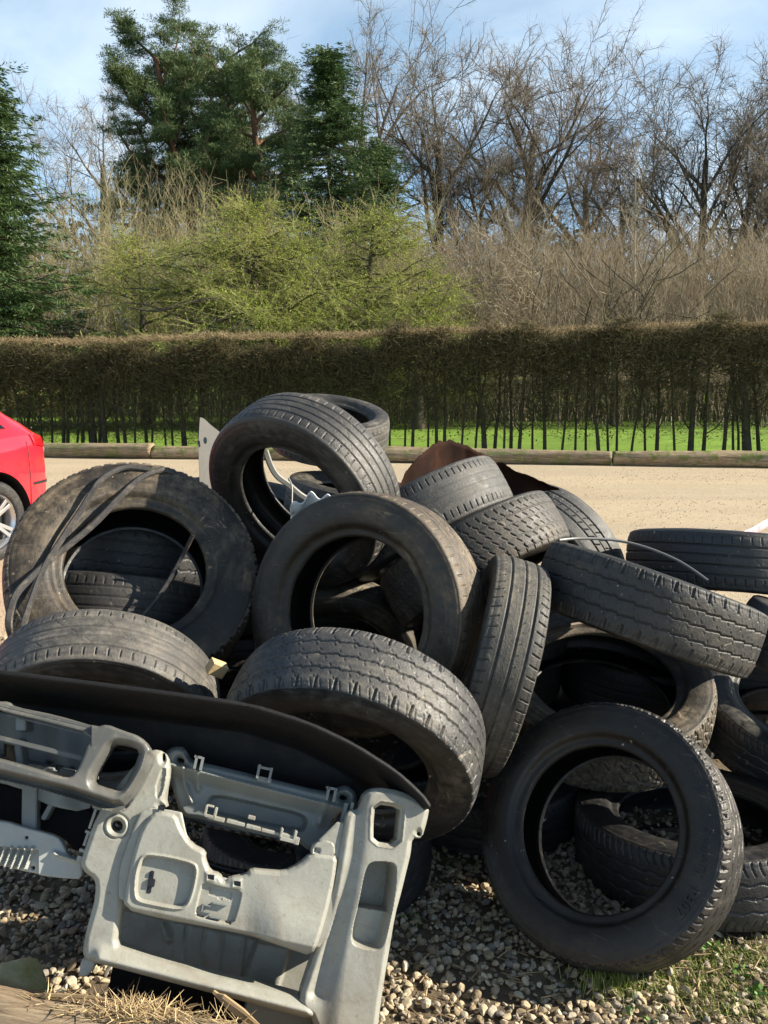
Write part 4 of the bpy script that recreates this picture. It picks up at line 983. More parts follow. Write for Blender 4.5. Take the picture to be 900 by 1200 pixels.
# ---------------------------------------------------------------- red hatchback
car = empty('parked_car', (0, 0, 0), 'bright red hatchback car with silver twin-spoke wheel, its tail at the left edge', 'car')
ca = math.radians(70); fwd = Vector((-math.cos(ca), -math.sin(ca), 0)); lft = Vector((math.sin(ca), -math.cos(ca), 0))
hub = Vector(pt(-12, 617, 6.75)); hub.z = .325
org = hub-lft*.80; org.z = 0
car.matrix_world = Matrix(((fwd.x, lft.x, 0, org.x), (fwd.y, lft.y, 0, org.y), (0, 0, 1, 0), (0, 0, 0, 1)))
t = NT('red_paint'); PAINT = t.out((.70, .018, .035), .22, None, 0, .5, Coat_Weight=1.0, Coat_Roughness=.04)
GLS = NT('car_glass').out((.012, .014, .016), .04, None, 0, .6)
CBLK = m_plain('car_black_trim', (.015, .015, .016), .5, .2, 20)
ALLOY = NT('alloy').out((.62, .62, .63), .28, None, .85, .5)
xs_k = [-.80, -.76, -.66, -.50, -.30, 0, .5, 1.2, 1.9, 2.4, 2.9, 3.2, 3.38, 3.44]
W_k = [.58, .70, .80, .85, .875, .885, .88, .88, .88, .88, .87, .80, .66, .52]      # half width
ZT_k = [.86, .92, 1.02, 1.17, 1.33, 1.41, 1.45, 1.45, 1.25, .98, .88, .80, .70, .60]
WT_k = [.50, .56, .60, .58, .56, .56, .57, .57, .60, .72, .72, .68, .58, .45]
BL_k = [.84, .90, .97, 1.0, 1.0, .98, .96, .94, .92, .90, .84, .76, .67, .58]        # belt line
ZB_k = [.32, .26, .22, .20, .19, .18, .18, .18, .18, .18, .18, .20, .25, .30]
def sect(x, t):
    W, ZT, WT, BL, ZB = (float(np.interp(x, xs_k, k)) for k in (W_k, ZT_k, WT_k, BL_k, ZB_k))
    q = np.array([(0, ZB), (W*.80, ZB), (W*.95, ZB+.06), (W*.985, ZB+.2), (W, .52*(BL+ZB)), (W*.985, BL-.12), (W*.955, BL-.02), (W*.93, BL), (WT+.5*(W*.93-WT), BL+.5*(ZT-BL)), (WT, ZT-.07), (WT*.82, ZT-.015), (0, ZT)])
    s = np.linspace(0, 1, len(q)); return np.interp(t, s, q[:, 0]), np.interp(t, s, q[:, 1])
nt_, nx_ = 67, 120
tt = np.linspace(0, 1, nt_); XX = np.interp(np.linspace(0, 13, nx_), range(14), xs_k)
ker = np.array([1, 2, 3, 2, 1])/9
Sy, Sz = np.array([sect(x, tt) for x in XX]).transpose(1, 0, 2)
for _ in range(2):
    Sy = np.apply_along_axis(lambda a: np.convolve(np.pad(a, 2, mode='edge'), ker, 'valid'), 0, Sy); Sz = np.apply_along_axis(lambda a: np.convolve(np.pad(a, 2, mode='edge'), ker, 'valid'), 0, Sz)
    Sy[:, 1:-1] = (Sy[:, :-2]+Sy[:, 1:-1]*2+Sy[:, 2:])/4; Sz[:, 1:-1] = (Sz[:, :-2]+Sz[:, 1:-1]*2+Sz[:, 2:])/4
full_y = np.concatenate([Sy, -Sy[:, ::-1][:, 1:-1]], 1); full_z = np.concatenate([Sz, Sz[:, ::-1][:, 1:-1]], 1); m_ = full_y.shape[1]
Vb = np.stack([np.repeat(XX[:, None], m_, 1), full_y, full_z], -1).reshape(-1, 3)
i = np.arange(nx_-1)[:, None]; j = np.arange(m_)[None]
fb = np.stack([i*m_+j, i*m_+(j+1) % m_, (i+1)*m_+(j+1) % m_, (i+1)*m_+j], -1).reshape(-1, 4)
cen = np.array([[XX[0]-.02, 0, .6], [XX[-1]+.03, 0, .45]]); e0 = len(Vb); Vb = np.concatenate([Vb, cen])
capf = np.array([(e0, (q+1) % m_, q) for q in range(m_)]+[(e0+1, (nx_-1)*m_+q, (nx_-1)*m_+(q+1) % m_) for q in range(m_)])
body = mesh_np('body', Vb, [fb, capf], PAINT, None)
me2 = body.data; bm = bmesh.new(); bm.from_mesh(me2)
for x_ in (0, 2.58):
    kill = [f for f in bm.faces if math.hypot(f.calc_center_median().x-x_, f.calc_center_median().z-.335) < .385 and abs(f.calc_center_median().y) > .60]
    bmesh.ops.delete(bm, geom=kill, context='FACES')
    for v in bm.verts:
        if v.is_boundary and abs(v.co.y) > .5:
            d_ = math.hypot(v.co.x-x_, v.co.z-.335)
            if .30 < d_ < .48: v.co.x = x_+(v.co.x-x_)*.385/d_; v.co.z = .335+(v.co.z-.335)*.385/d_
bm.to_mesh(me2); bm.free()
for x_ in (0, 2.58):
    for s_ in (1, -1):
        a_ = np.linspace(-.5, PI+.5, 40); V = []
        for y_ in (.895, .45): V += [(x_+.385*math.cos(q), s_*y_*(1 if y_ < .5 else .975), .335+.385*math.sin(q)) for q in a_]
        i_ = np.arange(39); mesh_np('arch_liner', V, np.stack([i_, i_+1, i_+41, i_+40], -1), CBLK, car)
        V = [(x_, s_*.46, .335)]+[(x_+.39*math.cos(q), s_*.46, .335+.39*math.sin(q)) for q in a_]
        mesh_np('arch_back', V, np.array([(0, q+1, q+2) for q in range(39)]), CBLK, car)
try: me2.set_sharp_from_angle(angle=math.radians(38))
except Exception: pass
body.parent = car
def patch(name, x0, x1, t0, t1, off, mat, sides=(1, -1), n=14, m=10, parent=car, skew=None):
    for s_ in sides:
        V = []
        for a in np.linspace(0, 1, n):
            for b in np.linspace(0, 1, m):
                t_ = t0+(t1-t0)*b; x_ = x0+(x1-x0)*a+(skew(b) if skew else 0)
                xi = np.interp(x_, XX, np.arange(nx_)); ti = t_*(nt_-1); k = min(int(xi), nx_-2); l_ = min(int(ti), nt_-2); fx, ft = xi-k, ti-l_
                g = lambda S: (S[k, l_]*(1-fx)+S[k+1, l_]*fx)*(1-ft)+(S[k, l_+1]*(1-fx)+S[k+1, l_+1]*fx)*ft
                V.append((x_-off*(x_ < -.5), s_*(g(Sy)+off), g(Sz)+off*.3))
        i = np.arange(n-1)[:, None]; j = np.arange(m-1)[None]
        f = np.stack([i*m+j, (i+1)*m+j, (i+1)*m+j+1, i*m+j+1], -1).reshape(-1, 4)
        mesh_np(name, V, f if s_ > 0 else f[:, ::-1], mat, parent)
patch('side_window', -.25, .75, .66, .80, .006, GLS, skew=lambda b: .25*b)
patch('side_window', .82, 1.75, .66, .80, .006, GLS, skew=lambda b: -.05*b)
TL = NT('tail_light').out((.45, .01, .015), .12, None, 0, .6, Coat_Weight=1.)
patch('tail_light', -.775, -.50, .47, .585, .008, TL, skew=lambda b: .04*b)
patch('bumper_line', -.76, -.45, .34, .350, .004, CBLK)
patch('body_seam', -.415, -.405, .16, .50, .003, CBLK, n=3, m=20)
patch('body_seam', .47, .478, .14, .62, .003, CBLK, n=3, m=20)
# rear window across the hatch
Vr_ = []
for a in np.linspace(0, 1, 12):
    x_ = -.62+.36*a; k = int(np.argmin(abs(XX-x_))); zt = Sz[k, -1]
    for b in np.linspace(-1, 1, 16): Vr_.append((x_-.006, b*float(np.interp(x_, xs_k, WT_k))*.86, zt-.05*abs(b)**3+.006))
i = np.arange(11)[:, None]; j = np.arange(15)[None]
mesh_np('rear_window', Vr_, np.stack([i*16+j, (i+1)*16+j, (i+1)*16+j+1, i*16+j+1], -1).reshape(-1, 4), GLS, car)
def lathe(prof, n, mat, name, parent, M=None):
    P = np.array(prof); a = np.arange(n)*2*PI/n; V = np.stack([P[None, :, 0]*np.cos(a)[:, None], np.repeat(P[None, :, 1], n, 0), P[None, :, 0]*np.sin(a)[:, None]], -1).reshape(-1, 3)
    if M is not None: V = V@np.array(M.to_3x3()).T+np.array(M.translation)
    m = len(P); i = np.arange(n)[:, None]; j = np.arange(m-1)[None]; f = np.stack([i*m+j, i*m+j+1, ((i+1) % n)*m+j+1, ((i+1) % n)*m+j], -1).reshape(-1, 4)
    return mesh_np(name, V, f, mat, parent)
CTY = m_rubber('car_tyre_rubber', (.035, .035, .035), (.20, .18, .15), .6, 40, .7, .1)
for x_ in (0, 2.58):
    for s_ in (1, -1):
        wh = empty('wheel', (x_, s_*.765, .325)); wh.parent = car
        if s_ < 0: wh.rotation_euler = (0, 0, PI)
        lathe([(.222, -.10), (.24, -.108), (.28, -.112), (.31, -.10), (.322, -.08), (.325, 0), (.322, .08), (.31, .10), (.28, .112), (.24, .108), (.225, .098), (.222, .09)], 96, CTY, 'tyre', wh)
        rim = lathe([(.224, .098), (.228, .088), (.214, .080), (.200, .04), (.195, -.09)], 96, ALLOY, 'rim', wh)
        lathe([(.17, -.02), (.165, .0), (.06, .005), (.03, .01), (0.001, .01)], 48, CBLK, 'brake_disc', wh)
        bm = bmesh.new()
        for k in range(5):
            for o_ in (-.17, .17):
                Mx = Matrix.Rotation(k*2*PI/5+.35, 4, 'Y') @ Matrix.Rotation(o_*.75, 4, 'Y')
                vs_ = add_box(bm, (0, .070, .128), (.030, .022, .17), None, .004)
                for vv in vs_: vv.co.x *= (1+(.21-vv.co.z)*.4); vv.co.y += (.21-vv.co.z)*(-.10); vv.co = Mx @ vv.co
        bmesh.ops.create_cone(bm, cap_ends=True, segments=32, radius1=.055, radius2=.045, depth=.04, matrix=Matrix.Translation((0, .055, 0)) @ Matrix.Rotation(-PI/2, 4, 'X'))
        from_bm('spokes', bm, ALLOY, wh)
# ---------------------------------------------------------------- timber kerb
KW = [m_oldwood('kerb_timber_a', (.24, .18, .11), (.42, .33, .21), .6), m_oldwood('kerb_timber_b', (.27, .20, .12), (.46, .36, .22), .9)]
jx = [-24, -20, -16.1, -12.1, -8.2, -4.25, -.3, 3.86, 7.9, 11.9, 16, 20, 24]
kl = ['cut by the left edge of the gravel lot, far end', 'second piece from the far left end']
klab = {4: 'weathered kerb log behind the red car at the left edge of the lot', 5: 'weathered kerb log at the lot edge, left of the topmost tyre', 6: 'kerb log behind the middle of the heap, partly hidden by the rusty sheet', 7: 'mossy kerb log at the far right side of the gravel lot'}
for k in range(3, 10):
    a, b = jx[k]+.012, jx[k+1]-.012
    r_a = .135+.012*math.sin(k*2.3); r_b = .14+.012*math.cos(k*1.7)
    p0 = (a, kerb_y(a)-.02, r_a*.88); p1 = (b, kerb_y(b)-.02, r_b*.88)
    V, f, cp = log_mesh(p0, p1, r_a, r_b, 60+k, 80, 28, .07)
    o = mesh_np('kerb_log', V, [f, cp], KW[k % 2])
    place_x(o, p0, p1)
    props(o, klab.get(k, 'weathered kerb log beyond the %s edge of the view' % ('left' if k < 5 else 'right')), 'kerb log', 'logs edging the gravel lot')

# ---------------------------------------------------------------- hedge
def hy(x): return 17.65-.11*x
def htop(x): return 2.40+.017*x
HX0, HX1 = -15.5, 15.5
hedge = empty('hedge', (0, hy(0), 0), 'long clipped leafless brown hedge with bare stems, running behind the gravel lot', 'hedge')
hedge.matrix_world = Matrix.Translation((0, 0, 0))
HT = m_twig('hedge_twig', [(.075, .062, .034), (.12, .10, .055), (.07, .065, .03), (.17, .135, .075), (.09, .095, .035)])
HS = m_plain('hedge_bark', (.085, .070, .050), .9, .3, 9, .5, .01, spec=.1)
HL = m_twig('hedge_bud_leaf', [(.10, .13, .035), (.15, .17, .05), (.14, .10, .05)])
rs = np.random.default_rng(21)
def twigs_in(n, zf, thick, lmin, lmax, upb, x0=HX0, x1=HX1, dens=None):
    x = rs.uniform(x0, x1, n)
    z = zf(x, rs.uniform(size=n)); y = hy(x)+rs.uniform(-1, 1, n)*thick
    d = rs.normal(size=(n, 3)); d[:, 2] = d[:, 2]*.7+upb; d /= np.linalg.norm(d, axis=1)[:, None]
    L = rs.uniform(lmin, lmax, n)
    A = np.stack([x, y, z], -1); return A, A+d*L[:, None]
lump = lambda x: .02*np.sin(x*1.3)+.012*np.sin(x*5.1+1)
A1, B1 = twigs_in(105000, lambda x, u: 1.36+.12*np.sin(x*3.1)+.10*np.sin(x*7)-.18*(x < 0)+(htop(x)+lump(x)-1.41)*u**.72, .46, .10, .26, .25)
A2, B2 = twigs_in(40000, lambda x, u: .10+1.3*u**(.42+.45*(x < 0)), .45, .10, .36, .25)
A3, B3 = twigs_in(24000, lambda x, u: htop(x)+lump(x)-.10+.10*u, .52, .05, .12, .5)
A = np.concatenate([A1, A2, A3]); B = np.concatenate([B1, B2, B3])
wv = np.concatenate([np.full(len(A1), .0062), np.full(len(A2), .0033), np.full(len(A3), .0042)])*rs.uniform(.6, 1.3, len(A))
n12 = len(A1)+len(A2)
tw = segs_mesh('foliage', A[:n12], B[:n12], wv[:n12], wv[:n12]*.5, HT, hedge)
segs_mesh('sunlit_clipped_top', A[n12:], B[n12:], wv[n12:], wv[n12:]*.6, m_twig('hedge_sunlit_twig', [(.24, .18, .10), (.33, .25, .15), (.20, .16, .08)]), hedge)  # lighter tan puts the sun on the hedge top into the twig colour
P = np.concatenate([twigs_in(9000, lambda x, u: .25+1.7*u, .5, .1, .2, .2)[0], twigs_in(3500, lambda x, u: 1.6+.9*u, .55, .1, .2, .2)[0]])
bl = leaves_mesh('leaves', P, rs.normal(size=(len(P), 3)), rs.uniform(.03, .07, len(P)), HL, hedge, .6)
xs = []; x = HX0+.2
while x < HX1-.2:
    xs.append(x); x += rs.uniform(.12, .34)
for x in xs:
    T_ = Tubes(); y = hy(x)+rs.normal(0, .10); r = rs.choice([.022, .034, .052, .078], p=[.50, .32, .13, .05]); nb = 1 if r > .035 else rs.integers(1, 3)
    lean = rs.normal(0, .10); p = np.array([(x, y, -.03), (x+lean*.3, y+rs.normal(0, .02), .45), (x+lean*.7+rs.normal(0, .02), y, .9), (x+lean+rs.normal(0, .04), y, 1.5), (x+lean*1.2, y, 2.0)])
    T_.add(spline(p, 14), np.linspace(r*1.25, r*.45, 14), 6)
    for q in range(rs.integers(3, 7)):
        z0 = rs.uniform(.35, 1.2); b0 = np.array([x+lean*z0/1.5, y, z0]); d = np.array([rs.normal(0, .5), rs.normal(0, .3), 1]); L = rs.uniform(.4, .9)
        pp = np.array([b0, b0+d*[1.2, 1, .6]*L*.4, b0+d*L*.8]); T_.add(spline(pp, 6), np.linspace(r*.42, r*.12+.002, 6), 4)
    T_.build('stem', HS, hedge)
# ---------------------------------------------------------------- trees
def unit(v): return v/(np.linalg.norm(v)+1e-9)
def grow(T_, tips, rs, p, d, L, r, lev, mx, P):
    n = max(4, int(4+L*P.get('seg', .8))); n = min(n, 9)
    pts = [p]; dd = d.copy(); st = L/(n-1)
    for k in range(n-1):
        dd = unit(dd+rs.normal(0, P['wob']*((1+.3*lev) if lev else P.get('w0', 1.)), 3)+np.array([0, 0, P['up'][min(lev, len(P['up'])-1)]]))
        pts.append(pts[-1]+dd*st)
    pts = np.array(pts); rr = np.linspace(r, r*P.get('tap', .45), n)
    T_.add(pts, np.maximum(rr, P.get('rmin', .012)), 7 if lev == 0 else (5 if lev == 1 else 3))
    tips.append((lev, pts))
    if lev >= mx: return
    nc = P['n'][lev]; nc = int(nc+rs.integers(-1, 2)) if nc > 2 else nc
    t0 = P['t0'][min(lev, len(P['t0'])-1)]
    for c in range(nc):
        t = t0+(1-t0)*(c+rs.uniform(.1, .9))/nc if c < nc-1 else 1.0
        x = t*(n-1); i = min(int(x), n-2); q = pts[i]+(pts[i+1]-pts[i])*(x-i); bd = unit(pts[i+1]-pts[i])
        az = rs.uniform(0, 2*PI) if lev else (c*2.4+rs.uniform(-.5, .5)); h = unit(np.cross(bd, [math.cos(az), math.sin(az), .13]))
        an = rs.uniform(*P['ang'])*(1-.4*(c == nc-1)); nd = unit(bd*math.cos(an)+h*math.sin(an))
        rl = (r*(1-(1-P.get('tap', .45))*t))*.88
        grow(T_, tips, rs, q, nd, L*rs.uniform(*P['len'])*(1.25-.75*t if lev == 0 else 1), rl*rs.uniform(.5, .8), lev+1, mx, P)
def spread_twigs(tips, rs, lev_min, per, L, up=.2, spr=.8):
    A, B = [], []
    for lev, pts in tips:
        if lev < lev_min: continue
        n = per; x = rs.uniform(.15, 1, n)*(len(pts)-1); i = np.minimum(x.astype(int), len(pts)-2); q = pts[i]+(pts[i+1]-pts[i])*(x-i)[:, None]
        bd = unit(pts[-1]-pts[0]); d = bd[None]*.7+rs.normal(0, spr, (n, 3)); d[:, 2] += up; d /= np.linalg.norm(d, axis=1)[:, None]
        ll = rs.uniform(.4, 1, n)[:, None]*L; m = q+d*ll*.5; d2 = d+rs.normal(0, .35, (n, 3)); d2[:, 2] += up*.5
        A += [q, m]; B += [m, m+d2*ll*.5]
        for _ in range(2):
            f_ = rs.uniform(.2, .9, n)[:, None]; q2 = q+d*ll*.5*f_; d3 = d+rs.normal(0, .7, (n, 3)); A.append(q2); B.append(q2+d3*ll*.35)
    return np.concatenate(A), np.concatenate(B)
BARK = m_twig('grey_brown_bark', [(.10, .080, .060), (.125, .10, .075)])
BARKD = m_twig('dark_bark', [(.085, .070, .055), (.11, .09, .07)])
BARKP = m_twig('birch_and_sunlit_bark', [(.32, .28, .21), (.40, .35, .27)])
BARKO = m_twig('orange_pine_bark', [(.17, .09, .055), (.14, .08, .055)])
TWB = m_twig('bare_twig', [(.19, .155, .115), (.25, .205, .15), (.15, .125, .095)])
TWR = m_twig('reddish_twig', [(.26, .20, .14), (.21, .16, .115), (.30, .235, .165)])
TWS = m_twig('scrub_twig', [(.22, .17, .115), (.31, .25, .175), (.18, .145, .095), (.27, .23, .15)])
TWP = m_twig('pale_twig', [(.36, .29, .17), (.28, .24, .13), (.42, .35, .22), (.30, .30, .14)])
def bare_tree(u, Y, vtop, seed, label, bark=BARKD, tw=TWB, lean=(0, 0), P=None, per=5, L=.9, mx=4, twr=.0075, vbase=None, r0=None, group='leafless trees behind the hedge', name='bare_tree', cat='tree', twigname='crown', tl=2):
    rs = np.random.default_rng(seed); b = at_y(u, 445, Y); base = np.array([b[0], Y, -.1]); H = at_y(u, vtop, Y)[2]
    per = max(3, int(per*1.0))
    PR = dict(wob=.062, up=(.03, .02, .035, .02), n=(9, 6, 4, 3), t0=(.42, .2, .15), ang=(.45, 1.0), len=(.42, .64), w0=.6, tap=.38, seg=.9, rmin=.018)
    if P: PR.update(P)
    T_ = Tubes(); tips = []; h0 = H*PR.get('hf', .78)
    grow(T_, tips, rs, base, unit(np.array([lean[0], lean[1], 1.])), h0, r0 or H*.022, 0, mx, PR)
    zmax = max(t_[1][:, 2].max() for t_ in tips); s_ = (H-.3)/zmax
    for Vq in T_.V: Vq[:] = base+(Vq-base)*s_
    tips = [(l, base+(q-base)*s_) for l, q in tips]
    root = empty(name, tuple(base), label, cat, group); root.matrix_world = Matrix.Identity(4)
    T_.build('trunk', bark, root)
    A, B = spread_twigs(tips, rs, tl, per, L)
    w = np.full(len(A), twr)*rs.uniform(.6, 1.2, len(A)); segs_mesh(twigname, A, B, w, w*.5, tw, root)
    return root, tips
G = 'leafless trees behind the hedge'
bare_tree(505, 52, 2, 101, 'tall leaning bare tree with a sinuous trunk, just right of the dark conifer', lean=(.02, 0), P=dict(t0=(.5, .2, .15), n=(6, 5, 4, 3)), per=4, L=1.1)
bare_tree(553, 50, 108, 102, 'slim bare tree with a dark trunk between the sinuous tree and the tallest oak', per=5, P=dict(t0=(.45, .2, .15)))
bare_tree(610, 56, 8, 103, 'tallest bare oak with a dense brown upright crown, right of the picture centre', tw=TWR, per=6, L=1.0, P=dict(t0=(.38, .15, .15), n=(11, 6, 4, 3)))
bare_tree(690, 60, 60, 104, 'bare tree with curving branches behind the round-crowned one', lean=(-.1, 0), P=dict(t0=(.55, .2, .2), n=(5, 4, 4, 3), hf=.66), per=4, L=.9)
bare_tree(722, 54, 112, 105, 'bare round-crowned tree of fine reddish twigs between the oak and the twin-trunk tree', tw=TWR, per=7, L=.8, P=dict(t0=(.35, .15, .15), n=(9, 6, 4, 3), ang=(.5, 1.1)))
bare_tree(812, 50, 26, 106, 'left trunk of the tall twin bare trees against the sky at the right', per=5, L=1.1, lean=(-.03, 0), P=dict(t0=(.38, .2, .15), n=(11, 6, 4, 3), len=(.46, .66)))
bare_tree(838, 51, 40, 107, 'right trunk of the tall twin bare trees against the sky at the right', per=4, L=1.0, lean=(.06, 0), P=dict(t0=(.4, .2, .15), n=(9, 5, 4, 3)))
bare_tree(905, 47, 145, 108, 'dark bare tree cut by the right edge of the photo', per=5, lean=(.02, 0), P=dict(ang=(.5, 1.1)))
bare_tree(128, 75, 58, 109, 'pale leafless tree half hidden at the left of the tall pines', tw=TWR, bark=BARK, per=5, L=1.3, P=dict(t0=(.4, .2, .2), n=(7, 5, 4, 3)))
bare_tree(425, 66, 6, 110, 'faint bare tree rising behind the dark conifer', per=4, L=1.2, bark=BARK)
bare_tree(960, 52, 60, 114, 'bare tree standing outside the right edge, its branches reaching in', per=5, L=1.0)
bare_tree(300, 52, 120, 115, 'thin bare dark-branched tree underneath the pines', per=3, L=.9, P=dict(t0=(.3, .2, .15)))
# nearer bare fruit tree; its pale bark puts the sunlight on the limbs into the colour
bare_tree(600, 29, 205, 120, 'low spreading bare tree with pale lit limbs just behind the hedge', bark=BARKP, tw=TWS, per=7, L=.8, r0=.13, twr=.006, P=dict(hf=.42, t0=(.30, .1, .1), n=(6, 5, 4, 4), ang=(.7, 1.25), len=(.7, 1.0), up=(.02, .05, .07, .05), wob=.16, rmin=.009))
bare_tree(742, 31, 160, 121, 'slender pale birch stem standing in the brown scrub', bark=BARKP, tw=TWS, per=3, L=.6, r0=.05, mx=2, twr=.005, tl=1, P=dict(hf=.95, t0=(.35, .2), n=(14, 4), ang=(.4, .7), len=(.12, .26), wob=.04, rmin=.01))
bare_tree(720, 28, 250, 122, 'dark low branching shrub tree with long limbs sweeping right, above the hedge', bark=BARKD, tw=TWS, per=6, L=.7, r0=.10, twr=.006, P=dict(hf=.4, t0=(.3, .1, .1), n=(6, 5, 4), ang=(.8, 1.3), len=(.8, 1.2), up=(.02, .04, .05)), mx=3)
# scrub: multi-stemmed thickets that read as one mass
def thicket(name, mat, n, ulo, uhi, Ylo, Yhi, vt, seed, w=.011, fine=5, L=1.1):
    rs = np.random.default_rng(seed); A, B, W_ = [], [], []
    u = rs.uniform(ulo, uhi, n); Y = rs.uniform(Ylo, Yhi, n)
    for k in range(n):
        x = (u[k]-450)/FPX*Y[k]*math.cos(PITCH)*1.02; H = at_y(u[k], vt(u[k], rs), Y[k])[2]*rs.uniform(.55, 1.0); p = np.array([x, Y[k], 0.]); d = unit(np.array([rs.normal(0, .13), rs.normal(0, .1), 1])); m = 6; st = H/m
        pts = [p]
        for q in range(m): d = unit(d+rs.normal(0, .07, 3)+np.array([0, 0, .05])); pts.append(pts[-1]+d*st)
        pts = np.array(pts); A.append(pts[:-1]); B.append(pts[1:]); W_.append(np.linspace(w*2.2, w*.6, m))
        nf = fine*m; x_ = rs.uniform(.2, 1, nf)*m*.999; i = x_.astype(int); q = pts[i]+(pts[i+1]-pts[i])*(x_-i)[:, None]
        dd = rs.normal(0, .55, (nf, 3)); dd[:, 2] = np.abs(dd[:, 2])+.55; dd /= np.linalg.norm(dd, axis=1)[:, None]; ll = rs.uniform(.3, 1, nf)[:, None]*L
        A.append(q); B.append(q+dd*ll); W_.append(np.full(nf, w*.55))
        q2 = q+dd*ll*rs.uniform(.3, .9, nf)[:, None]; d3 = dd+rs.normal(0, .5, (nf, 3)); A.append(q2); B.append(q2+d3*ll*.45); W_.append(np.full(nf, w*.42))
    A = np.concatenate(A); B = np.concatenate(B); W_ = np.concatenate(W_)
    o = segs_mesh(name, A, B, W_, W_*.55, mat); o['kind'] = 'stuff'; return o
thicket('brown_undergrowth', TWS, 2500, 440, 1400, 31, 46, lambda u, rs: 262+rs.normal(0, 10)+8*math.sin(u*.03), 201, .012, 6)
thicket('pale_undergrowth', TWP, 1500, -440, 480, 34, 44, lambda u, rs: (205 if u < 330 else 235)+rs.normal(0, 14)+12*math.sin(u*.025), 202, .012, 6)
thicket('low_undergrowth', TWS, 500, -120, 1050, 26, 31, lambda u, rs: 360+rs.normal(0, 12), 203, .010, 6, .8)
# evergreens
def m_leaf(name, cols, rough=.55, tr=0.):
    t = NT(name); g = t.t.nodes.new('ShaderNodeNewGeometry')
    st = [(i_/(len(cols)-1), c) for i_, c in enumerate(cols)]
    col = t.ramp(g.outputs['Random Per Island'], st)
    m = t.out(col, rough, spec=.25)
    if tr:
        tn = t.t.nodes.new('ShaderNodeBsdfTranslucent'); t.l(col, tn.inputs[0]); mx_ = t.t.nodes.new('ShaderNodeMixShader'); mx_.inputs[0].default_value = tr
        t.l(t.b.outputs[0], mx_.inputs[1]); t.l(tn.outputs[0], mx_.inputs[2]); t.l(mx_.outputs[0], t.t.nodes['Material Output'].inputs[0])
    return m
PINE = m_leaf('pine_needles', [(.065, .10, .04), (.10, .145, .052), (.14, .18, .07), (.075, .115, .045)], tr=.15)
SPRU = m_leaf('spruce_needles', [(.042, .078, .026), (.065, .11, .036), (.10, .145, .045)], tr=.12)
SPRB = m_leaf('dry_spruce_needles', [(.16, .14, .045), (.22, .17, .07), (.12, .13, .04)], tr=.15)
LARC = m_leaf('larch_needles', [(.26, .34, .04), (.36, .44, .06), (.44, .49, .10), (.20, .28, .04)], tr=.3)
def clumps(C, R_, n, rs, size, up=.4, flat=.7):
    """needle sprays round many centres: positions and directions"""
    C = np.asarray(C); N = len(C); d = rs.normal(size=(N, n, 3)); d /= np.linalg.norm(d, axis=2)[..., None]
    rad = rs.uniform(.15, 1, (N, n, 1))**.6*np.asarray(R_).reshape(-1, 1, 1)
    P = C[:, None]+d*rad*np.array([1, 1, flat]); D = d+rs.normal(0, .45, d.shape); D[..., 2] += up
    return P.reshape(-1, 3), D.reshape(-1, 3)
def pine(u, Y, vtop, seed, label, lean=(0, 0), crown=.45, per=1.0):
    rs = np.random.default_rng(seed); b = at_y(u, 445, Y); base = np.array([b[0], Y, -.1]); H = at_y(u, vtop, Y)[2]
    PR = dict(wob=.12, w0=.35, up=(.02, .03, .04), n=(19, 7, 3), t0=(crown, .3, .3), ang=(.8, 1.35), len=(.22, .36), tap=.4, seg=.6, rmin=.02)
    T_ = Tubes(); tips = []; grow(T_, tips, rs, base, unit(np.array([lean[0], lean[1], 1.])), H*.86, H*.016, 0, 3, PR)
    zmax = max(t_[1][:, 2].max() for t_ in tips); s_ = (H-.5)/zmax
    for Vq in T_.V: Vq[:] = base+(Vq-base)*s_
    root = empty('pine_tree', tuple(base), label, 'tree', 'tall pines'); root.matrix_world = Matrix.Identity(4)
    T_.build('trunk', BARKO, root)
    C = []
    for l, q in tips:
        q = base+(q-base)*s_
        if l >= 1:
            for f_ in ((1., .8) if l == 1 else (1., .8, .6, .35)): C.append(q[int((len(q)-1)*f_)]+rs.normal(0, .22, 3)*[1, 1, .5])
    C = np.array(C); C = C[rs.uniform(size=len(C)) < per]
    P, D = clumps(C, rs.uniform(.25, .6, len(C)), 48, rs, .3, .5, .38)
    leaves_mesh('crown', P, D, rs.uniform(.12, .26, len(P)), PINE, root, .15)
pine(238, 50, 4, 301, 'tall pine with the highest dark green crown and a forked orange trunk, left of centre', (.0, 0))
pine(195, 51, 42, 302, 'tall pine leaning left, outermost on the left of the pine group', (-.01, 0), .45)
pine(322, 49, 55, 303, 'pine leaning right with a lower crown, nearest the dark conifer', (.02, 0), .45)
pine(268, 53, 20, 304, 'pine standing behind the other pines in the middle of their crowns', (.03, 0), .5)
